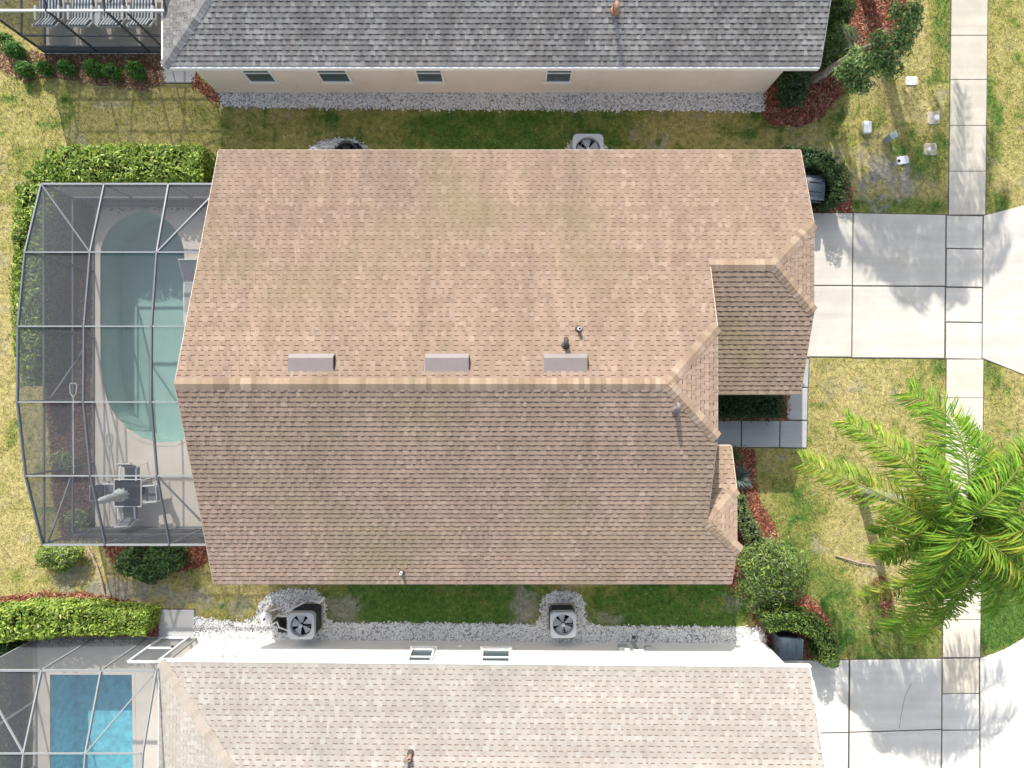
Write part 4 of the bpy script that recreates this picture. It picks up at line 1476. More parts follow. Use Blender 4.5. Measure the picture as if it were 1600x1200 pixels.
def smooth_loop(pts, per=6):
    """closed Catmull-Rom curve"""
    n = len(pts)
    out = []
    for i in range(n):
        p0, p1, p2, p3 = [Vector(pts[(i + k) % n]) for k in (-1, 0, 1, 2)]
        for j in range(per):
            t = j / per
            q = 0.5 * ((2 * p1) + (p2 - p0) * t + (2 * p0 - 5 * p1 + 4 * p2 - p3) * t * t + (3 * p1 - p0 - 3 * p2 + p3) * t ** 3)
            out.append((q.x, q.y))
    return out


# main pool
outl = []
for k in range(0, 17):
    a = PI - PI * k / 16
    outl.append(P2(224 + 67 * math.cos(a), 402 - 71 * math.sin(a)))
for q in ((289, 450), (289, 500), (298, 560), (318, 610), (320, 652), (300, 682), (275, 692), (246, 692.5), (222, 685), (200, 671), (182, 652), (169, 628), (161, 600), (157.5, 568), (157, 520), (157, 460)):
    outl.append(P2(*q))
pool('rounded teal green swimming pool under the large screen cage', outl, 1.25, -0.10, 'pool_plaster', 'water', P(225, 520))
ring_deck('pool_deck', DECK, outl, 0.0, 0.05, M['deck'], 'light concrete deck around the teal pool')
CX = [-14.05, -12.17, -10.25, -8.62]
CPROF = [(5.97, 2.60), (3.80, 3.29), (1.64, 3.57), (-0.51, 3.60), (-2.65, 3.27), (-4.81, 2.55)]
cage('long screened pool cage with grey frame covering the teal pool', CX, CPROF, ('aluminium', 'grey_metal', 'screen'),
     braces=((0, 0, 1, 1, 1.0), (2, 1, 3, 0, 1.0), (2, 4, 3, 5, 1.0)),
     wall_braces=(((-14.0, -4.8, 2.4), (-14.0, -2.75, 1.2)), ((-14.0, 1.6, 0.15), (-14.0, -0.45, 2.3)), ((-12.1, -4.78, 2.4), (-10.35, -4.78, 0.5)), ((-10.2, -4.78, 2.4), (-8.7, -4.78, 0.5))),
     kick=0.45, loc=(-11.3, 0.6, 0.05))

# neighbour's blue pool below
outl = [(-15.55, -9.75), (-12.75, -9.75), (-12.7, -13.0), (-12.7, -17.5), (-15.55, -17.5)]
pool('rectangular bright blue pool at the cream roof house', outl, 1.3, -0.1, 'pool_plaster_blue', 'water_blue', (-14.1, -13.5, 0))
ring_deck('neighbour_pool_deck', DECK_BOT, outl, 0.0, 0.05, M['deck'], 'tan deck around the bright blue pool')
CX2 = [-15.98, -14.05, -12.27, -10.62]
CP2 = [(-8.55, 2.6), (-10.62, 3.35), (-12.8, 3.62), (-15.0, 3.62), (-17.2, 3.3), (-18.9, 2.6)]
cage('screened pool cage with pale frame over the bright blue pool', CX2, CP2, ('grey_metal', 'grey_metal', 'screen'),
     braces=((2, 1, 3, 0, 0.97), (0, 0, 1, 1, 1.0)), kick=None, rails=(), doors=((-11.75, -10.85, -8.5),), loc=(-13.3, -13.5, 0.05))

# upper neighbour's cage, mostly beyond the picture
outl = [(-14.6, 15.2), (-12.0, 15.2), (-12.0, 20.0), (-14.6, 20.0)]
pool('blue pool beyond the striped loungers of the grey roof house', outl, 1.3, -0.1, 'pool_plaster_blue', 'water_blue', (-13.3, 17.5, 0))
ring_deck('upper_pool_deck', DECK_TOP, outl, 0.0, 0.05, M['deck'], 'pale deck under the striped loungers')
CX3 = [-15.7, -13.9, -12.15, -10.35]
CP3 = [(20.6, 2.6), (18.7, 3.4), (16.9, 3.62), (15.0, 3.62), (13.1, 3.35), (11.15, 2.6)]
cage('screened cage with dark posts over four striped loungers', CX3, CP3, ('dark_frame', 'white_metal', 'screen_dark'),
     braces=((3, 4, 2, 5, 0.9),), kick=0.45, loc=(-13, 16, 0.05),
     wall_braces=(((-11.55, 11.13, 0.1), (-11.55, 11.13, 2.5)),))

# ------------------------------------------------------------------ patio furniture under the main cage
def patio_chair(label, loc, rz):
    t = thing('patio_chair', label, 'chair', (0, 0, 0), 'sling chairs around the glass patio table')
    fr = MB()
    for s in (-1, 1):
        x = s * 0.27
        fr.tube([(x, 0.26, 0.0), (x, 0.27, 0.62), (x, 0.22, 0.64), (x, -0.16, 0.64), (x, -0.24, 0.60), (x, -0.32, 0.0)], 0.016, 6)
        fr.tube([(x * 0.9, -0.2, 0.40), (x * 0.9, -0.36, 0.95)], 0.014, 6)
    fr.tube([(-0.243, -0.36, 0.95), (0.243, -0.36, 0.95)], 0.014, 6)
    fr.build('frame', M['white_metal'], t)
    MB().add([(-0.25, 0.26, 0.43), (0.25, 0.26, 0.43), (0.25, 0.0, 0.40), (-0.25, 0.0, 0.40), (0.25, -0.21, 0.40), (-0.25, -0.21, 0.40)], [(0, 1, 2, 3), (3, 2, 4, 5)]).build('seat', M['sling'], t)
    MB().add([(-0.235, -0.21, 0.42), (0.235, -0.21, 0.42), (0.235, -0.31, 0.75), (-0.235, -0.31, 0.75), (0.235, -0.362, 0.95), (-0.235, -0.362, 0.95)],
             [(0, 1, 2, 3), (3, 2, 4, 5)]).build('backrest', M['sling'], t)
    for s in (-1, 1):
        MB().box((s * 0.27 - 0.025, -0.18, 0.655), (s * 0.27 + 0.025, 0.22, 0.675)).build('armrest', M['white_metal'], t)
    place(t, loc, rz)
    return t


TC = P(199.5, 770.5, 0.72)
tb = thing('patio_table', 'square dark glass patio table with white frame inside the pool cage', 'table', (TC.x, TC.y, 0.05))
TH = 0.44
MB().cbox((TC.x - TH + .02, TC.y - TH + .02, 0.705), (TC.x + TH - .02, TC.y + TH - .02, 0.72), 0.012).build('table_top', M['table_glass'], tb)
f = MB()
for a, b in (((-TH, -TH), (TH, -TH)), ((TH, -TH), (TH, TH)), ((TH, TH), (-TH, TH)), ((-TH, TH), (-TH, -TH))):
    f.tube([(TC.x + a[0], TC.y + a[1], 0.715), (TC.x + b[0], TC.y + b[1], 0.715)], 0.019, 8)
f.build('rim', M['white_metal'], tb)
for sx in (-1, 1):
    for sy in (-1, 1):
        MB().tube([(TC.x + sx * (TH - .03), TC.y + sy * (TH - .03), 0.05), (TC.x + sx * (TH - .05), TC.y + sy * (TH - .05), 0.70)], 0.018, 8).build('leg', M['white_metal'], tb)
patio_chair('sling patio chair tucked under the table edge nearest the pool', (TC.x + 0.0, TC.y + 0.62, 0.05), PI)
patio_chair('sling patio chair at the table side facing away from the pool', (TC.x - 0.05, TC.y - 0.68, 0.05), 0.06)
patio_chair('sling patio chair on the table side beside the house roof', (TC.x + 0.72, TC.y - 0.02, 0.05), PI / 2 + 0.08)
patio_chair('sling patio chair on the table side beside the long screen wall', (TC.x - 0.70, TC.y + 0.03, 0.05), -PI / 2)
um = thing('patio_umbrella', 'folded pale umbrella standing in the middle of the glass table', 'umbrella', (TC.x, TC.y, 0.05))
MB().lathe([(0.22, 0), (0.22, 0.05), (0.05, 0.08), (0.03, 0.2)], (TC.x, TC.y, 0.05), 16).build('base', M['bin_black'], um)
MB().tube([(TC.x, TC.y, 0.2), (TC.x, TC.y, 2.35)], 0.019, 8).build('pole', M['white_metal'], um)
cl = MB()
n = 20
prof = [(0.02, 2.42), (0.05, 2.35), (0.085, 2.1), (0.10, 1.8), (0.085, 1.62), (0.11, 1.5), (0.15, 1.25), (0.17, 1.05), (0.16, 1.0)]
pts = []
for i, (r_, z) in enumerate(prof):
    for k in range(n):
        w = r_ * (1 + (0.32 if k % 2 else -0.22) * min(1, i / 3)) * random.uniform(0.92, 1.08)
        a = 2 * PI * k / n + 0.05 * i
        pts.append((TC.x + w * math.cos(a), TC.y + w * math.sin(a), z + random.uniform(-.02, .02)))
cl.add(pts, [(i * n + k, i * n + (k + 1) % n, (i + 1) * n + (k + 1) % n, (i + 1) * n + k) for i in range(len(prof) - 1) for k in range(n)])
cl.build('canopy', M['umbrella'], um, True)


def sling_lounger(label, x, y0, y1, z):
    t = thing('sling_lounger', label, 'lounger', (x, (y0 + y1) / 2, 0.05))
    f = MB()
    for s in (-0.30, 0.30):
        f.tube([(x + s, y0, z + 0.02), (x + s, y0 + (y1 - y0) * 0.6, z), (x + s, y1, z + 0.42)], 0.018, 6)
    for yy, zz in ((y0, z + 0.02), (y0 + (y1 - y0) * 0.6, z), (y1, z + 0.42)):
        f.tube([(x - 0.30, yy, zz), (x + 0.30, yy, zz)], 0.018, 6)
    f.build('frame', M['white_metal'], t)
    MB().add([(x - .28, y0, z + .03), (x + .28, y0, z + .03), (x + .28, y0 + (y1 - y0) * .6, z + .005), (x - .28, y0 + (y1 - y0) * .6, z + .005)], [(0, 1, 2, 3)]).build('seat', M['sling_pale'], t)
    MB().add([(x - .28, y0 + (y1 - y0) * .6, z + .005), (x + .28, y0 + (y1 - y0) * .6, z + .005), (x + .28, y1, z + .43), (x - .28, y1, z + .43)], [(0, 1, 2, 3)]).build('backrest', M['sling_pale'], t)
    for s in (-0.28, 0.28):
        for yy in (y0 + (y1 - y0) * 0.15, y0 + (y1 - y0) * 0.65):
            MB().tube([(x + s, yy, z), (x + s, yy, 0.05)], 0.016, 6).build('leg', M['white_metal'], t)
    return t


sling_lounger('pale grey sling lounger at the pool edge half under the tan roof', -10.55, 2.35, 4.05, 0.38)

# pool net on its pole, hung along the screen wall
nx, nz = -13.93, 1.32
nt_ = thing('pool_net', 'pool net with pale rim on a long pole along the screen wall', 'pool net', (nx, -1.5, nz))
MB().tube([(nx, -0.42, nz), (nx, -1.6, nz), (nx, -2.85, nz - 0.02)], 0.015, 8).build('pole', M['white_metal'], nt_)
rim = [(nx + a, b, nz) for a, b in ((0, -0.42), (-0.09, -0.30), (-0.11, -0.05), (-0.08, 0.02), (0.08, 0.02), (0.11, -0.05), (0.09, -0.30), (0, -0.42))]
MB().tube(rim, 0.018, 6).build('rim', M['green_pole'], nt_)
MB().add([(nx - 0.1, -0.05, nz - 0.03), (nx + 0.1, -0.05, nz - 0.03), (nx + 0.08, -0.3, nz - 0.03), (nx - 0.08, -0.3, nz - 0.03)], [(0, 1, 2, 3)]).build('netting', M['screen'], nt_)

# striped loungers of the upper neighbour
def striped(mb, x0, x1, ya, za, yb, zb_, n, thick=0.07):
    for k in range(n):
        a = x0 + (x1 - x0) * k / n
        b = x0 + (x1 - x0) * (k + 1) / n
        c = (0.62, 0.66, 0.68) if k % 2 else (0.055, 0.075, 0.115)
        top = [(a, ya, za), (b, ya, za), (b, yb, zb_), (a, yb, zb_)]
        bot = [(p[0], p[1], p[2] - thick) for p in top]
        mb.add(top + bot, [(0, 1, 2, 3), (0, 4, 5, 1), (1, 5, 6, 2), (2, 6, 7, 3), (3, 7, 4, 0)], c)
    return mb


def striped_lounger(label, px, twist):
    p = P(px, 8, 0.4)
    t = thing('striped_lounger', label, 'lounger', (p.x, p.y, 0.05), 'striped loungers in the upper cage')
    w = 0.33
    ye = P(px, 47, 0.45).y
    yt = ye + 1.55
    striped(MB(), p.x - w, p.x + w, ye + 0.42, 0.46, yt, 0.42, 13).build('seat_cushion', M['stripe'], t)
    striped(MB(), p.x - w, p.x + w, ye, 0.80, ye + 0.40, 0.48, 13).build('back_cushion', M['stripe'], t)
    f = MB()
    for s in (-1, 1):
        x = p.x + s * (w + 0.05)
        f.bar((x, ye + 0.2, 0.36), (x, yt, 0.34), 0.035, 0.05)
        f.bar((x, ye - 0.02, 0.74), (x, ye + 0.40, 0.40), 0.035, 0.05)
    f.bar((p.x - w - .05, ye - .02, 0.72), (p.x + w + .05, ye - .02, 0.72), 0.035, 0.05)
    f.build('frame', M['white_metal'], t)
    for s in (-1, 1):
        x = p.x + s * (w + 0.05)
        MB().bar((x, ye + 0.25, 0.62), (x, ye + 0.72, 0.62), 0.07, 0.03).build('armrest', M['white_metal'], t)
        MB().bar((x, ye + 0.72, 0.05), (x, ye + 0.72, 0.60), 0.035).build('leg', M['white_metal'], t)
        MB().bar((x, yt - 0.05, 0.05), (x, yt - 0.05, 0.33), 0.035).build('leg', M['white_metal'], t)
    return t


for px, lab in ((80, 'striped lounger farthest from the grey roof'), (131, 'striped lounger just left of the round white table'),
                (179, 'striped lounger just right of the round white table'), (225, 'striped lounger nearest the grey roof')):
    striped_lounger(lab, px, 0)
p = P(154, 31, 0.5)
t = thing('side_table', 'round white side table between two striped loungers', 'table', (p.x, p.y, 0.05))
MB().lathe([(0.20, 0.45), (0.215, 0.46), (0.215, 0.48), (0.20, 0.49)], (p.x, p.y, 0.05), 28).build('table_top', M['white_metal'], t)
for k in range(3):
    a = 2 * PI * k / 3
    MB().tube([(p.x + 0.07 * math.cos(a), p.y + 0.07 * math.sin(a), 0.5), (p.x + 0.18 * math.cos(a), p.y + 0.18 * math.sin(a), 0.05)], 0.013, 6).build('leg', M['white_metal'], t)


# ------------------------------------------------------------------ air conditioners, pool equipment
def fan_unit(name, label, cat, loc, w, h, cabinet, lid, bars, rz=0.0, rf=0.40, hubmat='ac_grey', corner=0.06):
    t = thing(name, label, cat, (0, 0, 0))
    hw = w / 2
    MB().cbox((-hw + .02, -hw + .02, 0.06), (hw - .02, hw - .02, h - 0.23), corner).build('cabinet', M[cabinet], t)
    MB().box((-hw - .03, -hw - .03, 0), (hw + .03, hw + .03, 0.058)).build('base_pad', M['util_concrete'], t)
    lv = MB()
    for k in range(int((h - 0.34) / 0.035)):
        z = 0.12 + k * 0.035
        for s in (-1, 1):
            lv.box((-hw + 0.09, s * (hw - .012) - .008, z), (hw - 0.09, s * (hw - .012) + .008, z + 0.012))
            lv.box((s * (hw - .012) - .008, -hw + 0.09, z), (s * (hw - .012) + .008, hw - 0.09, z + 0.012))
    lv.build('louvre_panel', M[cabinet], t)
    # lid with a round opening
    n = 40
    R = w * rf
    mb = MB()
    b = corner * 1.4

    def sq(a):
        c, s_ = math.cos(a), math.sin(a)
        m = max(abs(c), abs(s_), (abs(c) + abs(s_)) / (2 - b / hw))
        return hw * c / m, hw * s_ / m
    ang = [2 * PI * k / n for k in range(n)]
    outer = [sq(a) for a in ang]
    rings = [[(x * .98, y * .98, h - 0.24) for x, y in outer], [(x, y, h - 0.012) for x, y in outer], [(x * 0.975, y * 0.975, h) for x, y in outer],
             [(R * 1.04 * math.cos(a), R * 1.04 * math.sin(a), h + 0.004) for a in ang], [(R * math.cos(a), R * math.sin(a), h - 0.02) for a in ang], [(R * math.cos(a), R * math.sin(a), h - 0.2) for a in ang]]
    mb.add([q for r_ in rings for q in r_], [(i * n + k, i * n + (k + 1) % n, (i + 1) * n + (k + 1) % n, (i + 1) * n + k) for i in range(5) for k in range(n)])
    lidp = mb.build('lid', M[lid], t)
    MB().lathe([(R * 0.99, h - 0.215), (R * 0.99, h - 0.205)], (0, 0, 0), 24).build('well', M['black'], lidp)
    fan = MB()
    nb = 5
    for k in range(nb):
        a0 = 2 * PI * k / nb
        a1 = a0 + 0.85
        for q in range(4):
            u0, u1 = a0 + (a1 - a0) * q / 4, a0 + (a1 - a0) * (q + 1) / 4
            z0, z1 = h - 0.19 + 0.08 * q / 4, h - 0.19 + 0.08 * (q + 1) / 4
            fan.add([(0.06 * math.cos(u0), 0.06 * math.sin(u0), z0), (R * .93 * math.cos(u0), R * .93 * math.sin(u0), z0), (R * .93 * math.cos(u1), R * .93 * math.sin(u1), z1), (0.06 * math.cos(u1), 0.06 * math.sin(u1), z1)], [(0, 1, 2, 3)])
    fan.build('fan', M[hubmat], t)
    g = MB()
    for k in range(bars):
        a = 2 * PI * k / bars
        g.bar((0.05 * math.cos(a), 0.05 * math.sin(a), h + 0.01), (R * math.cos(a), R * math.sin(a), h - 0.004), 0.007, 0.005)
    for rr_ in ((0.35, 0.65) if bars >= 8 else ()):
        g.tube([(R * rr_ * math.cos(a), R * rr_ * math.sin(a), h + 0.006) for a in ang + [0]], 0.0025, 4)
    g.build('grille', M[lid], t)
    MB().lathe([(0.055, h - 0.03), (0.06, h + 0.012), (0.03, h + 0.022)], (0, 0, 0), 16).build('hub', M[lid], t)
    place(t, loc, rz)
    return t


p = P(880, 976.5, 0.85)
fan_unit('condenser', 'pale grey condenser with wire fan guard beside the white wall', 'condenser', (p.x, p.y, 0.012), 0.84, 0.85, 'ac_dark', 'ac_white', 8, rz=0.02)
p = P(470, 978, 1.0)
fan_unit('pool_heater', 'tall dark pool heat pump with grey lid at the white wall', 'pool heater', (p.x, p.y, 0.012), 0.86, 1.0, 'ac_dark', 'ac_grey', 2, rz=0.0, rf=0.40)
p = P(919, 233, 0.8)
fan_unit('condenser', 'white condenser half hidden under the tan eave', 'condenser', (p.x, p.y, 0.012), 1.0, 0.8, 'ac_white', 'ac_white', 8, rz=0.0)
p = P(541, 240, 0.9)
fan_unit('pool_heater', 'black rounded pool heat pump half hidden under the tan eave', 'pool heater', (p.x, p.y, 0.012), 0.86, 0.9, 'ac_dark', 'ac_dark', 3, rz=0.0, rf=0.40, hubmat='ac_dark', corner=0.22)


def pool_filter(label, base, pump_dir, pipes):
    t = thing('pool_filter', label, 'pool filter', base)
    x, y, z = base
    MB().lathe([(0.17, 0.0), (0.18, 0.05), (0.18, 0.62), (0.165, 0.66)], base, 22).build('tank', M['beige_plastic'], t, False)
    MB().lathe([(0.19, 0.62), (0.19, 0.68), (0.175, 0.72), (0.12, 0.79), (0.05, 0.82)], base, 22).build('dome', M['pvc'], t, True)
    MB().lathe([(0.03, 0.81), (0.03, 0.87), (0.015, 0.88)], base, 10).build('gauge', M['ac_dark'], t)
    dx, dy = pump_dir
    a = Vector((x + dx * 0.35, y + dy * 0.35, 0.18))
    b = Vector((x + dx * 0.80, y + dy * 0.80, 0.18))
    pm = MB().tube([a, b], 0.10, 14).box((min(a.x, b.x) - 0.02, min(a.y, b.y) - 0.06, 0.02), (max(a.x, b.x) + 0.02, max(a.y, b.y) + 0.06, 0.06)).build('pump', M['bin_black'], t)
    MB().lathe([(0.10, 0.12), (0.10, 0.36), (0.08, 0.39)], (a.x, a.y, 0.0), 14).build('strainer', M['ac_dark'], pm)
    for q in pipes:
        MB().tube([(x + a_, y + b_, c_) for a_, b_, c_ in q], 0.028, 8).build('pipe', M['pvc'], t)
    return t


p = P(411, 967, 0.8)
pool_filter('beige pool filter with white dome beside the tall dark heat pump', (p.x + 0.05, p.y, 0.012), (0.55, -0.8),
            [[(0.0, 0.14, 0.55), (0.25, 0.22, 0.55), (0.45, 0.22, 0.3)], [(0.62, 0.42, 0.05), (0.62, 0.42, 0.55), (0.62, 0.15, 0.55), (1.0, 0.35, 0.6), (1.25, 0.48, 0.6)],
             [(1.35, 0.52, 0.5), (1.7, 0.42, 0.5), (1.85, 0.62, 0.5)], [(0.15, -0.08, 0.25), (0.7, -0.1, 0.25)], [(0.2, 0.62, 0.3), (0.45, 0.62, 0.3), (0.45, 0.62, 0.05)],
             [(0.1, -0.3, 0.5), (0.3, -0.2, 0.5), (0.3, -0.45, 0.3), (0.55, -0.6, 0.2)]])
p = P(493, 237, 0.6)
pool_filter('white topped pool filter under the tan eave beside the black heater', (p.x, p.y - 0.03, 0.012), (0.3, -0.9),
            [[(0.1, 0.1, 0.5), (0.25, 0.2, 0.6), (0.6, 0.2, 0.6), (0.6, -0.1, 0.6)]])


# ------------------------------------------------------------------ bins
def wheelie_bin(label, loc, rz):
    t = thing('wheelie_bin', label, 'trash bin', (0, 0, 0), 'wheeled bins behind hedges')
    w, d, h = 0.33, 0.36, 1.0
    b = MB()
    pts = []
    for z, k in ((0.08, 0.78), (0.9, 0.97), (0.96, 1.04), (1.0, 1.04)):
        pts += [(-w * k, -d * k, z), (w * k, -d * k, z), (w * k, d * k, z), (-w * k, d * k, z)]
    b.add(pts, [(3, 2, 1, 0), (12, 13, 14, 15)] + [(r + i, r + (i + 1) % 4, r + 4 + (i + 1) % 4, r + 4 + i) for r in (0, 4, 8) for i in range(4)])
    b.build('body', M['bin'], t)
    l = MB()
    pts = []
    nn = 8
    for i in range(nn + 1):
        y = -0.40 + 0.80 * i / nn
        hgt = 1.012 + 0.075 * math.sin(PI * min(1, (i + 1) / (nn + 1))) ** 0.6
        ww = 0.355 * (1 - 0.12 * (i / nn) ** 3)
        pts += [(-ww, y, 1.004), (-ww * 0.88, y, hgt), (ww * 0.88, y, hgt), (ww, y, 1.004)]
    l.add(pts, [(i * 4 + j, i * 4 + j + 1, (i + 1) * 4 + j + 1, (i + 1) * 4 + j) for i in range(nn) for j in range(3)] + [(0, 1, 2, 3), tuple(nn * 4 + k for k in (3, 2, 1, 0))])
    lid = l.build('lid', M['bin'], t, True)
    MB().box((-0.2, 0.15, 1.085), (0.2, 0.17, 1.1)).box((-0.2, -0.15, 1.085), (0.2, -0.13, 1.1)).build('rib', M['bin'], lid)
    MB().tube([(-0.26, -0.40, 0.98), (-0.26, -0.47, 1.0), (0.26, -0.47, 1.0), (0.26, -0.40, 0.98)], 0.016, 6).build('handle', M['bin_black'], t)
    for s in (-1, 1):
        MB().tube([(s * 0.27, -0.33, 0.12), (s * 0.34, -0.33, 0.12)], 0.12, 16).build('wheel', M['bin_black'], t)
    place(t, loc, rz)
    return t


p = P(1236, 1014, 1.05)
wheelie_bin('dark blue grey bin inside the curved hedge beside the white wall', (p.x, p.y, 0.02), -PI / 2 - 0.04)
p = P(1273, 293, 1.05)
wheelie_bin('dark blue grey bin between the garage roof and the dark hedge', (p.x, p.y, 0.02), -0.08)


# ------------------------------------------------------------------ utility boxes in the lawn
def box_thing(name, label, cat, px, py, w, d, h, mat, rz=0.0, extra=None, z0=0.0):
    p = P(px, py, h)
    t = thing(name, label, cat, (0, 0, 0))
    MB().cbox((-w / 2, -d / 2, -0.03), (w / 2, d / 2, h), min(w, d) * 0.12).build('body', M[mat], t)
    if extra:
        extra(t, h)
    place(t, (p.x, p.y, z0), rz)
    return t


def cap_hole(x, y, r, mat):
    def f(t, h):
        MB().lathe([(r, h - 0.01), (r, h + 0.006)], (x, y, 0), 14).build('cap', M[mat], t)
    return f


box_thing('valve_box', 'flush white valve box lid with a grey cap in the lawn under the tree', 'utility box', 1425, 126, 0.40, 0.29, 0.04, 'util_white', 0.0, cap_hole(-0.13, 0.0, 0.035, 'ac_grey'))
box_thing('valve_box', 'tilted white valve box lid with black cap beside the driveway grass', 'utility box', 1411, 250, 0.40, 0.27, 0.05, 'util_white', 0.16, cap_hole(-0.14, -0.01, 0.05, 'black'))
box_thing('water_meter_box', 'stained concrete meter box beside the sidewalk', 'utility box', 1459, 184, 0.44, 0.44, 0.035, 'util_concrete', 0.03, cap_hole(0.1, 0.02, 0.09, 'util_white'))
box_thing('water_meter_box', 'concrete meter box with a round white cap beside the sidewalk', 'utility box', 1454, 233, 0.44, 0.42, 0.035, 'util_concrete', 0.0, cap_hole(-0.05, 0.0, 0.07, 'util_white'))


def seam(t, h):
    MB().box((-0.004, -0.17, h - 0.002), (0.004, 0.17, h + 0.006)).build('seam', M['ac_grey'], t)


box_thing('cable_pedestal', 'upright white cable pedestal standing in the grass', 'pedestal', 1356, 198, 0.27, 0.40, 0.14, 'util_white', 0.0, seam)
box_thing('cable_pedestal', 'leaning grey green cable pedestal in the trunk shadow', 'pedestal', 1397, 211, 0.24, 0.22, 0.45, 'util_grey', 0.5)


# ------------------------------------------------------------------ plants
def leaf_mesh(name, C, N, size, cols, rng, mat, parent, aspect=0.5):
    """kite shaped leaves at points C with rough facing N"""
    n = len(C)
    N = N + rng.normal(0, 0.55, (n, 3))
    N /= np.linalg.norm(N, axis=1)[:, None] + 1e-9
    a = rng.normal(0, 1, (n, 3))
    T = a - (a * N).sum(1)[:, None] * N
    T /= np.linalg.norm(T, axis=1)[:, None] + 1e-9
    B_ = np.cross(N, T)
    L = size * rng.uniform(0.4, 1.55, n)[:, None]
    Wd = L * aspect
    tip = C + T * L - N * L * 0.15
    V = np.stack([C - T * L * 0.55, C + B_ * Wd * 0.5 + N * L * .06, tip, C - B_ * Wd * 0.5 + N * L * .06], 1).reshape(-1, 3)
    F = np.arange(n * 4).reshape(n, 4)
    pick = rng.integers(0, len(cols), n)
    c = np.array(cols)[pick] * rng.uniform(0.7, 1.3, (n, 1))
    off = root_offset(parent)
    return mesh_np(name, V, F, mat, parent, c, off=(off.x, off.y, off.z))


LIME = [(0.263, 0.403, 0.061), (0.35, 0.473, 0.07), (0.193, 0.315, 0.052), (0.438, 0.507, 0.105), (0.14, 0.228, 0.044)]
MIDG = [(0.105, 0.196, 0.042), (0.14, 0.252, 0.049), (0.077, 0.154, 0.035), (0.196, 0.28, 0.07)]
DARKG = [(0.039, 0.085, 0.029), (0.058, 0.117, 0.036), (0.029, 0.062, 0.023), (0.098, 0.156, 0.046)]
GREYG = [(0.21, 0.27, 0.112), (0.15, 0.217, 0.083), (0.3, 0.345, 0.165), (0.112, 0.165, 0.06)]
YELG = [(0.39, 0.465, 0.045), (0.3, 0.39, 0.045), (0.195, 0.285, 0.045), (0.105, 0.165, 0.038), (0.48, 0.51, 0.075)]


def lobes_foliage(parent, lobes, dens, size, cols, rng, name='foliage', mat='leaf', core=True, aspect=0.5, shell=0.35, top=0.75):
    """leaves through the outer shell of a few uneven ellipsoids [(x, y, z, rx, ry, rz)]"""
    Cs, Ns = [], []
    for lx, ly, lz, rx, ry, rz in lobes:
        ar = 4 * PI * ((rx * ry) ** 1.6 + (rx * rz) ** 1.6 + (ry * rz) ** 1.6) ** (1 / 1.6) / 3 ** (1 / 1.6)
        n = int(ar * dens)
        d = rng.normal(0, 1, (n, 3))
        d /= np.linalg.norm(d, axis=1)[:, None]
        d[:, 2] = np.where(rng.random(n) < top, np.abs(d[:, 2]), d[:, 2])
        bump = 0.80 + 0.42 * vnoise(d[:, 0] * 2 + lx * 3, d[:, 1] * 2 + d[:, 2] * 1.7 + ly, 1.3, 4)
        r = (1 - shell * rng.random(n) ** 1.6) * bump
        C = np.stack([lx + d[:, 0] * rx * r, ly + d[:, 1] * ry * r, lz + d[:, 2] * rz * r], 1)
        C[:, 2] = np.maximum(C[:, 2], 0.03)
        Nn = d / np.array([rx, ry, rz])
        Nn /= np.linalg.norm(Nn, axis=1)[:, None]
        Nn[:, 2] += 0.45
        Cs.append(C)
        Ns.append(Nn)
    C, N = np.concatenate(Cs), np.concatenate(Ns)
    o = leaf_mesh(name, C, N, size, cols, rng, M[mat], parent, aspect)
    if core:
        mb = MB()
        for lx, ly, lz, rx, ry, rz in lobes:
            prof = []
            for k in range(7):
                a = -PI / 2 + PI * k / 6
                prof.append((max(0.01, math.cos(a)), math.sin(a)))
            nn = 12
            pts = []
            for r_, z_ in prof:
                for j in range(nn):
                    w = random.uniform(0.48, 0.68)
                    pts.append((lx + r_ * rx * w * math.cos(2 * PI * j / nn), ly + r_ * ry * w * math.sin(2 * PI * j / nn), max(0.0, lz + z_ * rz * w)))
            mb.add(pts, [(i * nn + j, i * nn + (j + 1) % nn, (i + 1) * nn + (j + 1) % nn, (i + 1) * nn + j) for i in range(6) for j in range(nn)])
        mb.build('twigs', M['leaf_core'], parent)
    return o


def shrub(label, lobes, cols, size=0.07, dens=420, cat='shrub', name='shrub', seed=1, aspect=0.5, group=None, **kw):
    base = (sum(l[0] for l in lobes) / len(lobes), sum(l[1] for l in lobes) / len(lobes), 0)
    t = thing(name, label, cat, base, group)
    lobes_foliage(t, lobes, dens, size, cols, np.random.default_rng(seed), aspect=aspect, **kw)
    st = MB()
    for k in range(5):
        a = 2 * PI * k / 5
        st.tube([(base[0] + .04 * math.cos(a), base[1] + .04 * math.sin(a), 0), (base[0] + .2 * math.cos(a), base[1] + .2 * math.sin(a), 0.4)], 0.014, 5)
    st.build('stem', M['bark'], t)
    return t


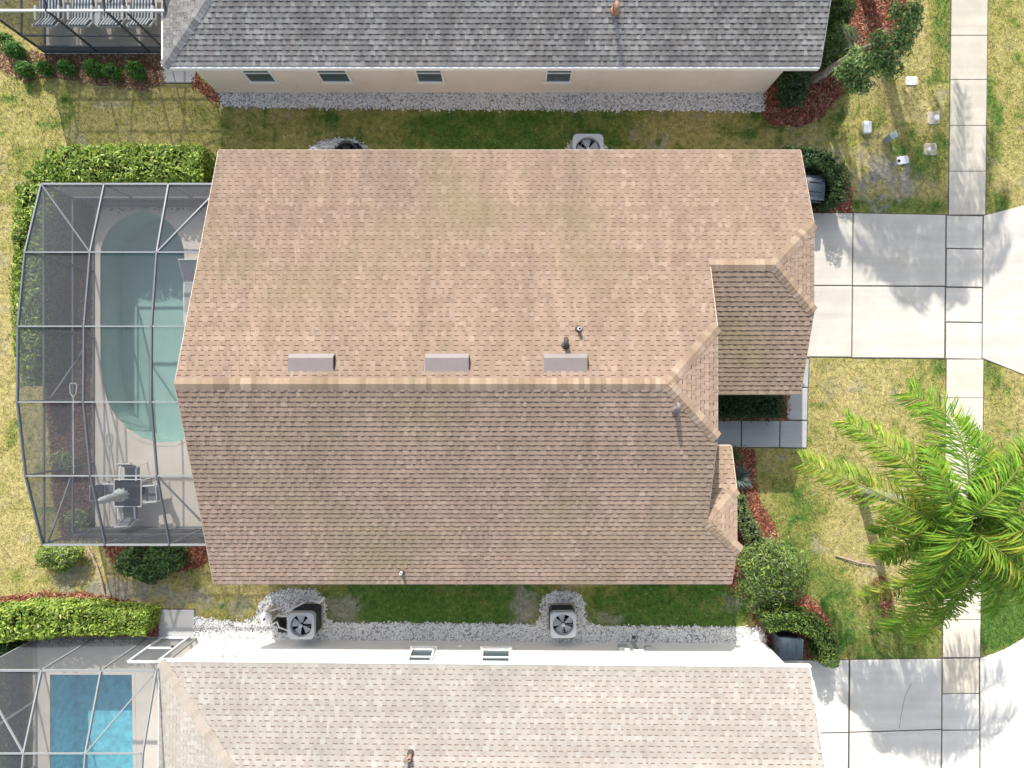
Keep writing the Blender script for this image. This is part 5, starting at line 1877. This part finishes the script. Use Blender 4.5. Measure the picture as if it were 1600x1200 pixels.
def hedge(label, path, widths, h, cols, size=0.075, dens=700, seed=1, wob=0.07):
    """clipped hedge along a centre line of plan points; widths per point"""
    rng = np.random.default_rng(seed)
    pts = [Vector(p) for p in path]
    base = (pts[0].x, pts[0].y, 0)
    t = thing('hedge', label, 'hedge', base)
    Cs, Ns = [], []
    core = MB()
    for i in range(len(pts) - 1):
        a, b = pts[i], pts[i + 1]
        d = b - a
        L = d.length
        u = d.normalized()
        nrm = Vector((-u.y, u.x))
        wa, wb = widths[i], widths[i + 1]
        wm = (wa + wb) / 2
        n_top = int(L * wm * dens)
        s = rng.uniform(-0.04, 1.04, n_top)
        q = rng.uniform(-0.5, 0.5, n_top)
        w = wa + (wb - wa) * s
        x = a.x + u.x * L * s + nrm.x * q * w
        y = a.y + u.y * L * s + nrm.y * q * w
        edge = np.clip((np.abs(q) - 0.36) / 0.14, 0, 1)
        z = h + wob * 2.4 * (vnoise(x, y, 2.3, 6) - 0.5) + wob * 1.4 * (vnoise(x, y, 6.5, 7) - 0.5) - 0.14 * edge ** 2 - rng.random(n_top) ** 2 * 0.16
        Cs.append(np.stack([x, y, z], 1))
        nn = np.stack([nrm.x * np.sign(q) * edge * .8, nrm.y * np.sign(q) * edge * .8, np.ones(n_top)], 1)
        Ns.append(nn)
        for sd in (-1, 1):
            n_s = int(L * h * dens * 0.7)
            s = rng.uniform(-0.04, 1.04, n_s)
            zz = rng.uniform(0.04, 1.0, n_s) * h
            w = wa + (wb - wa) * s
            off = w * 0.5 * sd + sd * wob * 1.6 * (vnoise(a.x + s * L + zz, a.y + zz * 1.7 + sd, 2.4, 9) - 0.5) - sd * rng.random(n_s) ** 2 * 0.14
            x = a.x + u.x * L * s + nrm.x * off
            y = a.y + u.y * L * s + nrm.y * off
            Cs.append(np.stack([x, y, zz], 1))
            Ns.append(np.stack([np.full(n_s, nrm.x * sd), np.full(n_s, nrm.y * sd), np.full(n_s, 0.35)], 1))
        for end, pt, w_, go in ((0, a, wa, i == 0), (1, b, wb, i == len(pts) - 2)):
            if not go:
                continue
            n_e = int(w_ * h * dens * 0.8)
            q = rng.uniform(-0.5, 0.5, n_e)
            sg = -1 if end == 0 else 1
            rnd = sg * (0.06 - 0.5 * w_ * 0.35 * (2 * np.abs(q)) ** 2.5) - sg * rng.random(n_e) ** 2 * 0.1
            x = pt.x + nrm.x * q * w_ + u.x * rnd
            y = pt.y + nrm.y * q * w_ + u.y * rnd
            Cs.append(np.stack([x, y, rng.uniform(0.04, 1.0, n_e) * h], 1))
            Ns.append(np.stack([np.full(n_e, u.x * sg), np.full(n_e, u.y * sg), np.full(n_e, 0.35)], 1))
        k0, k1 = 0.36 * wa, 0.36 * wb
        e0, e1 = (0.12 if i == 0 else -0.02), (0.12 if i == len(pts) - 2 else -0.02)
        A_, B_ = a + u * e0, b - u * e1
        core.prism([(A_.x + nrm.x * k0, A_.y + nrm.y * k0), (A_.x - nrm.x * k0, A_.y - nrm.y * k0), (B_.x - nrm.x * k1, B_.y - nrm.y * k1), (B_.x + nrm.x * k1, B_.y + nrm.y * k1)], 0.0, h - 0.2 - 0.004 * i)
    leaf_mesh('foliage', np.concatenate(Cs), np.concatenate(Ns), size, cols, rng, M['leaf'], t)
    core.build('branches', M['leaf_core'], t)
    return t


H = lambda px, py, z: P2(px, py, z)
# long L-shaped hedge round the main cage
hedge('long bright green clipped hedge wrapping the corner of the pool cage',
      [H(312, 253, 1.3), H(210, 253, 1.3), H(95, 257, 1.3), H(50, 290, 1.3), H(42, 370, 1.3), H(38, 460, 1.3), H(38, 540, 1.3), H(40, 600, 1.3)],
      [1.15, 1.25, 1.2, 1.15, 1.05, 0.95, 0.8, 0.45], 1.3, LIME, 0.085, 620, 2, 0.10)
hedge('bright green clipped hedge along the lower screen cage',
      [H(-40, 985, 1.1), H(40, 975, 1.1), H(120, 972, 1.1), H(222, 977, 1.1)], [1.1, 1.05, 0.95, 0.75], 1.1, LIME, 0.085, 640, 4, 0.10)
hedge('rectangular dark green box hedge under the garage eave', [H(1100, 634, 0.9), H(1224, 634, 0.9)], [0.82, 0.80], 0.9, DARKG, 0.05, 1300, 5, 0.05)
hedge('dark clipped hedge curving around the bin at the garage corner',
      [H(1232, 240, 1.35), H(1280, 243, 1.35), H(1305, 258, 1.35), H(1316, 285, 1.35), H(1312, 312, 1.35)], [0.6, 0.62, 0.66, 0.6, 0.45], 1.35, DARKG, 0.06, 900, 6, 0.08)
hedge('curved hedge turning yellow green around the bin at the white wall',
      [H(1203, 978, 1.25), H(1245, 973, 1.25), H(1278, 983, 1.25), H(1299, 1008, 1.25), H(1300, 1042, 1.25)], [0.48, 0.55, 0.62, 0.66, 0.5], 1.25, MIDG + DARKG + YELG[1:4], 0.065, 900, 7, 0.09)
hedge('dark hedge seen through the lower cage screens', [(-16.75, -8.6), (-16.8, -12.0), (-16.8, -17.0)], [0.8, 0.9, 0.9], 0.9, DARKG, 0.08, 420, 71, 0.1)
# low row in the front bed
hedge('low grey green hedge row in the red front bed', [H(1158, 778, 0.7), H(1163, 810, 0.7), H(1180, 840, 0.7), H(1195, 862, 0.7)], [0.45, 0.55, 0.6, 0.6], 0.7, GREYG, 0.06, 800, 8, 0.10)


def lob(px, py, z, rx, ry, rz):
    p = P(px, py, z)
    return (p.x, p.y, z, rx, ry, rz)


shrub('broad loose grey green shrub at the tan house front corner',
      [lob(1185, 885, 0.7, .75, .75, .75), lob(1215, 875, 0.75, .7, .7, .8), lob(1200, 915, 0.6, .8, .6, .65), lob(1235, 900, 0.6, .55, .6, .6), lob(1170, 915, 0.5, .5, .6, .6), lob(1250, 880, 0.4, .35, .5, .4), lob(1182, 940, 0.35, .5, .35, .4), lob(1230, 930, 0.35, .45, .35, .35), lob(1165, 872, 0.5, .4, .45, .5), lob(1205, 855, 0.7, .4, .4, .6)],
      GREYG + LIME[:2] + MIDG[:2], 0.07, 250, seed=10, shell=1.0, core=False)
shrub('small green shrub below the lower corner of the pool cage', [lob(80, 868, 0.35, .5, .4, .4), lob(108, 866, 0.35, .5, .38, .4), lob(95, 880, 0.3, .4, .3, .3)], LIME + GREYG, 0.07, 420, seed=11)
shrub('dark round glossy shrub below the pool cage', [lob(215, 876, 0.55, .65, .5, .55), lob(252, 874, 0.6, .65, .52, .6), lob(236, 890, 0.5, .6, .42, .5), lob(275, 870, 0.5, .4, .42, .5)], DARKG + MIDG[:2], 0.085, 480, seed=12)
for i, (px, py, s, lab) in enumerate(((22, 78, 1.15, 'small green shrub nearest the picture corner in the brown mulch'), (10, 62, 0.8, 'little shrub against the cage corner post in brown mulch'),
                                      (38, 108, 1.0, 'small green shrub at the outer end of the brown mulch bed'),
                                      (68, 106, 0.95, 'small dark shrub second along the brown mulch bed'), (103, 106, 0.95, 'small shrub standing alone left of the double shrub'),
                                      (146, 108, 1.05, 'left half of the double shrub in brown mulch'), (174, 112, 1.0, 'right half of the double shrub in brown mulch'),
                                      (212, 111, 1.1, 'small shrub nearest the concrete pad in brown mulch'))):
    k = s * 0.30
    shrub(lab, [lob(px, py, k * 0.9, k, k * .85, k), lob(px + 6, py + 5, k * 0.6, k * .8, k * .7, k * .7)], [(0.07, 0.2, 0.02), (0.1, 0.25, 0.03), (0.05, 0.14, 0.02)], 0.06, 520, seed=20 + i, group='row of small shrubs in the brown bed')
shrub('dark rounded shrub at the top edge beside the grey roof', [lob(1306, 16, 0.9, .55, .6, .8), lob(1300, 38, 0.7, .45, .4, .6)], DARKG + MIDG[:2], 0.075, 480, seed=31)
shrub('mid green shrub between the grey roof and the leaning tree', [lob(1305, 66, 0.9, .55, .6, .7), lob(1300, 92, 0.8, .5, .45, .6)], MIDG + GREYG[:2], 0.075, 450, seed=32)
shrub('dark shrub with bare twigs at the peach wall corner', [lob(1238, 128, 0.6, .5, .55, .6), lob(1236, 152, 0.5, .5, .35, .45)], DARKG, 0.07, 420, seed=33)
for i, (px, py, lab) in enumerate(((95, 720, 'straggly green weed outside the screen wall beside the mulch'), (118, 810, 'low bushy weed behind the lower screen wall'))):
    shrub(lab, [lob(px, py, 0.25, .4, .35, .28), lob(px + 14, py + 4, 0.2, .3, .4, .22)], GREYG + [(0.3, 0.34, 0.12)], 0.07, 260, seed=40 + i, cat='plant', name='weed', core=False)
shrub('narrow green shrub at the cage rear between hedge and mulch', [lob(78, 560, 0.5, .35, .9, .5), lob(82, 470, 0.5, .3, .9, .5)], MIDG + DARKG, 0.08, 330, seed=44)


def spiky(label, px, py, n, L, cols, seed):
    rng = random.Random(seed)
    p = P(px, py, 0.3)
    t = thing('spiky_plant', label, 'plant', (p.x, p.y, 0))
    for k in range(n):
        a = rng.uniform(0, 2 * PI)
        e = rng.uniform(0.1, 1.2)
        l = L * rng.uniform(0.7, 1.1)
        d = Vector((math.cos(a) * math.cos(e), math.sin(a) * math.cos(e), math.sin(e)))
        s = Vector((-math.sin(a), math.cos(a), 0)) * 0.018
        b = Vector((p.x, p.y, 0.12))
        m = b + d * l * 0.6
        tip = b + d * l - Vector((0, 0, l * 0.12))
        mb = MB()
        c = vary(cols[rng.randrange(len(cols))], 0.2, rng)
        mb.add([b - s * .6, b + s * .6, m + s, m - s, tip], [(0, 1, 2, 3), (3, 2, 4)], c)
        mb.build('blade', M['leaf'], t)
    return t


spiky('blue grey spiky leaved plant beside the small bay roof', 1155, 748, 110, 0.62, [(0.14, 0.20, 0.16), (0.18, 0.24, 0.2), (0.10, 0.15, 0.12), (0.26, 0.3, 0.27)], 3)
spiky('small spiky green plant at the top of the front bed', 1146, 712, 50, 0.42, [(0.12, 0.2, 0.05), (0.18, 0.26, 0.06), (0.08, 0.14, 0.04)], 4)

# ------------------------------------------------------------------ leaning tree beside the grey roof
def limb(mb, a, b, r0, r1, rng, n=5, sag=0.08):
    a, b = Vector(a), Vector(b)
    path, rad = [], []
    for k in range(n + 1):
        t = k / n
        w = (b - a).length * sag * math.sin(PI * t)
        path.append(a.lerp(b, t) + Vector((rng.uniform(-1, 1), rng.uniform(-1, 1), rng.uniform(-1, 1))) * w * 0.5)
        rad.append(r0 + (r1 - r0) * t)
    mb.tube(path, rad, 8)
    return path


rt = random.Random(17)
base = P(1268, 127, 0.0)
tree = thing('leaning_tree', 'small leaning tree with pale trunk and loose green crown', 'tree', base)
fork = P(1332, 84, 2.0)
tr = MB()
limb(tr, base, fork, 0.13, 0.085, rt, 6, 0.05)
tops = [P(1345, 60, 2.5), P(1368, 85, 2.7), P(1330, 70, 2.2), P(1395, 60, 3.0), P(1350, 105, 2.6), P(1412, 40, 3.2), P(1405, 88, 3.0)]
for q in tops:
    path = limb(tr, fork, q, 0.05, 0.018, rt, 5, 0.10)
    for k in range(7):
        s = path[rt.randrange(2, 6)]
        e2 = s + Vector((rt.uniform(-.55, .55), rt.uniform(-.55, .55), rt.uniform(0, .45)))
        limb(tr, s, e2, 0.014, 0.004, rt, 3, 0.12)
tr.build('trunk', M['bark'], tree, True)
lobes_foliage(tree, [lob(1345, 100, 2.5, .62, .5, .45), lob(1330, 118, 2.2, .55, .4, .4), lob(1375, 92, 2.6, .55, .42, .42), lob(1402, 70, 2.9, .48, .42, .40),
                     lob(1418, 40, 3.1, .42, .5, .36), lob(1425, 20, 3.1, .3, .4, .3), lob(1390, 108, 2.6, .42, .34, .32), lob(1340, 136, 2.2, .5, .26, .28),
                     lob(1398, 18, 3.0, .22, .34, .25), lob(1372, 62, 2.8, .35, .3, .25)],
              360, 0.078, [(0.11, 0.22, 0.05), (0.14, 0.26, 0.06), (0.06, 0.13, 0.035), (0.22, 0.34, 0.08), (0.30, 0.37, 0.13)], np.random.default_rng(50), name='crown', core=False, shell=0.9, top=0.6)


# ------------------------------------------------------------------ palms
PALM = [(0.161, 0.329, 0.032), (0.21, 0.392, 0.04), (0.121, 0.252, 0.03), (0.273, 0.435, 0.044)]
PALM_Y = [(0.36, 0.408, 0.048), (0.288, 0.396, 0.042), (0.432, 0.408, 0.072), (0.18, 0.324, 0.036)]


def frond(parent, pts, cols, rng, L=0.68, pairs=142, hang=0.6, width=0.0175):
    """feather leaf: arching rib with two ranks of drooping leaflets"""
    pts = [Vector(p) for p in pts]
    P_ = [pts[0]] + pts + [pts[-1]]
    curve = []
    for i in range(len(pts) - 1):
        p0, p1, p2, p3 = P_[i], P_[i + 1], P_[i + 2], P_[i + 3]
        for j in range(10):
            t = j / 10
            curve.append(0.5 * ((2 * p1) + (p2 - p0) * t + (2 * p0 - 5 * p1 + 4 * p2 - p3) * t * t + (3 * p1 - p0 - 3 * p2 + p3) * t ** 3))
    curve.append(pts[-1])
    mb = MB()
    rad = [0.034 * (1 - k / len(curve)) + 0.005 for k in range(len(curve))]
    mb.tube(curve, rad, 6, vary((0.25, 0.30, 0.06), .1, rng))
    m = len(curve) - 1
    for k in range(pairs):
        t = 0.10 + 0.90 * k / (pairs - 1)
        f = t * m
        i = min(int(f), m - 1)
        p = curve[i].lerp(curve[i + 1], f - i)
        d = (curve[i + 1] - curve[i]).normalized()
        side = d.cross(Vector((0, 0, 1)))
        side = side.normalized() if side.length > 1e-3 else Vector((1, 0, 0))
        up = side.cross(d)
        env = min(1.0, 0.45 + t * 2.4) * (1.0 if t < 0.55 else 1.0 - (t - 0.55) * 1.05)
        for s in (-1, 1):
            l = L * env * rng.uniform(0.82, 1.15)
            dirn = (side * s * rng.uniform(0.65, 1.05) + d * rng.uniform(0.25, 0.85) + up * rng.uniform(-0.55, 0.5)).normalized()
            q1 = p + dirn * l * 0.45
            q2 = p + dirn * l * 0.78 - Vector((0, 0, l * hang * 0.28))
            q3 = p + dirn * l - Vector((0, 0, l * hang * rng.uniform(0.6, 1.0)))
            wv_ = dirn.cross(Vector((rng.uniform(-.4, .4), rng.uniform(-.4, .4), 1))).normalized()
            w = width * rng.uniform(0.8, 1.2)
            c = vary(PALM_Y[rng.randrange(4)] if rng.random() < 0.09 else cols[rng.randrange(len(cols))], 0.34, rng)
            mb.add([p - wv_ * w * .4, p + wv_ * w * .4, q1 + wv_ * w, q1 - wv_ * w, q2 + wv_ * w * .8, q2 - wv_ * w * .8, q3], [(0, 1, 2, 3), (3, 2, 4, 5), (5, 4, 6)], c)
    return mb.build('frond', M['palm_leaf'], parent)


def palm(label, base, crown, fronds, seed, r0=0.17, r1=0.11, group=None):
    rng = random.Random(seed)
    t = thing('palm_tree', label, 'palm tree', base, group)
    b, c = Vector(base), Vector(crown)
    mb = MB()
    path, rad = [], []
    for k in range(31):
        f = k / 30
        path.append(b.lerp(c, f) + Vector((0.05 * math.sin(f * 3), 0.04 * math.sin(f * 2.2), 0)))
        rad.append((r0 + (r1 - r0) * f) * (1.07 if k % 2 else 0.98) * (1.25 if k == 0 else 1))
    mb.tube(path, rad, 12)
    mb.build('trunk', M['palm_bark'], t, True)
    MB().tube([c - Vector((0, 0, 0.45)), c - Vector((0, 0, 0.1)), c + Vector((0, 0, 0.25))], [r1 * 1.0, r1 * 1.35, r1 * 0.5], 10).build('crownshaft', M['dry_frond'], t, True)
    for pts, cols, kw in fronds:
        frond(t, [c + Vector((0, 0, 0.05))] + pts, cols, rng, **kw)
    return t


CR = P(1505, 815, 5.15)
FR = []
def F_(pix, cols=PALM, **kw):
    FR.append(([P(*q) for q in pix], cols, kw))


F_([(1450, 806, 5.6), (1345, 758, 5.2), (1255, 721, 4.5)], PALM + PALM_Y)
F_([(1462, 770, 5.8), (1400, 707, 5.7), (1322, 657, 5.0)], PALM + PALM_Y[:2])
F_([(1515, 770, 6.1), (1507, 700, 6.2), (1475, 645, 5.8), (1420, 614, 5.1)], PALM, L=0.80, hang=0.3)
F_([(1540, 775, 5.9), (1551, 730, 6.0), (1530, 685, 5.6), (1505, 655, 5.0)], PALM + PALM_Y[:1], L=0.45)
F_([(1560, 775, 6.0), (1605, 735, 5.9), (1650, 715, 5.2)], PALM, L=0.8)
F_([(1560, 805, 5.9), (1600, 792, 5.9), (1690, 770, 5.2)], PALM, L=0.8)
F_([(1545, 832, 5.7), (1572, 862, 5.0), (1580, 905, 4.2)], PALM + PALM_Y[:1], L=0.6)
F_([(1570, 840, 5.8), (1620, 855, 5.5), (1690, 890, 4.6)], PALM, L=0.8)
F_([(1519, 850, 5.6), (1520, 893, 5.2), (1500, 930, 4.5), (1478, 966, 3.6)], PALM, L=0.85, hang=0.6)
F_([(1475, 838, 5.4), (1440, 857, 4.9), (1386, 876, 4.2)], PALM + PALM_Y[:2], L=0.45)
F_([(1480, 850, 5.3), (1440, 905, 4.7), (1352, 934, 3.4)], PALM + PALM_Y, L=0.6)
F_([(1485, 865, 5.2), (1455, 935, 4.5), (1395, 985, 3.2)], PALM, L=0.8, hang=0.6)
F_([(1535, 860, 5.5), (1555, 910, 4.9), (1560, 955, 4.0)], PALM, L=0.75)
F_([(1560, 870, 5.4), (1600, 910, 4.9), (1640, 960, 4.0)], PALM, L=0.8)
F_([(1470, 818, 5.3), (1420, 812, 4.9), (1372, 835, 4.2)], PALM + PALM_Y[:2], L=0.6)
F_([(1490, 790, 6.2), (1470, 740, 6.4), (1450, 700, 6.0)], PALM, L=0.45)
F_([(1530, 800, 6.3), (1570, 760, 6.3), (1620, 690, 5.6)], PALM, L=0.8)
F_([(1500, 840, 5.9), (1480, 880, 5.6), (1440, 935, 4.8)], PALM, L=0.8, hang=0.5)
F_([(1510, 870, 5.2), (1490, 940, 4.5), (1440, 1000, 3.4)], PALM + PALM_Y[:2], L=0.85, hang=0.9)
F_([(1480, 830, 5.6), (1430, 840, 5.2), (1375, 870, 4.4)], PALM + PALM_Y[:1], L=0.7)
F_([(1540, 845, 6.0), (1585, 880, 5.8), (1620, 925, 5.0)], PALM + PALM_Y[:1], L=0.85)
DRYF = [(0.36, 0.27, 0.12), (0.42, 0.34, 0.16), (0.28, 0.20, 0.10), (0.30, 0.30, 0.07)]
F_([(1480, 808, 5.1), (1440, 796, 4.5), (1405, 790, 3.7)], DRYF, L=0.4, pairs=60)
F_([(1500, 850, 5.0), (1495, 885, 4.4), (1488, 915, 3.6)], DRYF, L=0.45, pairs=60)
base = P(1343, 766, 0)
palm('feathery bright green palm rising over the front lawn and sidewalk', base, CR, FR, 5)

# its twin just beyond the upper picture edge, whose shade falls on the driveway
c2 = Vector((11.8, 14.3, 6.3))
FR2 = []
for k in range(16):
    a = 2 * PI * k / 16 + 0.15 * math.sin(k * 7)
    l = 3.0 + 0.7 * math.sin(k * 3.1)
    dr_ = Vector((math.cos(a), math.sin(a), 0))
    FR2.append(([c2 + dr_ * l * .35 + Vector((0, 0, .75)), c2 + dr_ * l * .72 + Vector((0, 0, .55)), c2 + dr_ * l + Vector((0, 0, -.4 - .4 * (k % 3)))], PALM, {'L': 0.7}))
palm('tall palm standing beyond the upper edge beside the grey roof house', (11.6, 14.1, 0), c2, FR2, 8, r0=0.24, r1=0.16)

# fallen dry frond and litter
fl = thing('fallen_frond', 'dry pale palm frond lying on the front lawn', 'fallen frond', P(1340, 880, 0))
mb = MB()
a, b = P(1306, 868, 0.06), P(1378, 886, 0.05)
mb.tube([a, a.lerp(b, .5) + Vector((0, -0.05, 0.02)), b], [0.03, 0.022, 0.01], 6)
mb.build('rib', M['dry_frond'], fl)
mb = MB()
for k in range(46):
    t_ = random.uniform(0.1, 1)
    q = a.lerp(b, t_)
    an = random.uniform(-1.0, 1.0)
    d = Vector((math.cos(an), math.sin(an) - 0.2, 0)) * random.uniform(0.15, 0.4)
    s = Vector((-d.y, d.x, 0)).normalized() * 0.012
    mb.add([q - s, q + s, q + d + Vector((0, 0, 0.02))], [(0, 1, 2)])
mb.build('leaflets', M['dry_frond'], fl)
for i, (pa, pb, lab) in enumerate((((150, 880), (166, 940), 'dry brown frond lying on bare soil beside the lower hedge'), ((135, 852), (152, 885), 'curled dead leaf at the cage foot beside the small shrub'))):
    fl = thing('dead_frond', lab, 'fallen frond', P(*pa, 0))
    a, b = P(*pa, 0.05), P(*pb, 0.04)
    mb = MB()
    mb.tube([a, a.lerp(b, .5) + Vector((0.05, 0, 0.05)), b], [0.03, 0.035, 0.012], 6)
    for k in range(26):
        q = a.lerp(b, random.random())
        an = random.uniform(0, 2 * PI)
        d = Vector((math.cos(an), math.sin(an), 0)) * random.uniform(0.08, 0.2)
        s = Vector((-d.y, d.x, 0)).normalized() * 0.02
        mb.add([q - s, q + s, q + d + Vector((0, 0, 0.03))], [(0, 1, 2)])
    mb.build('husk', M['dry_frond'], fl)
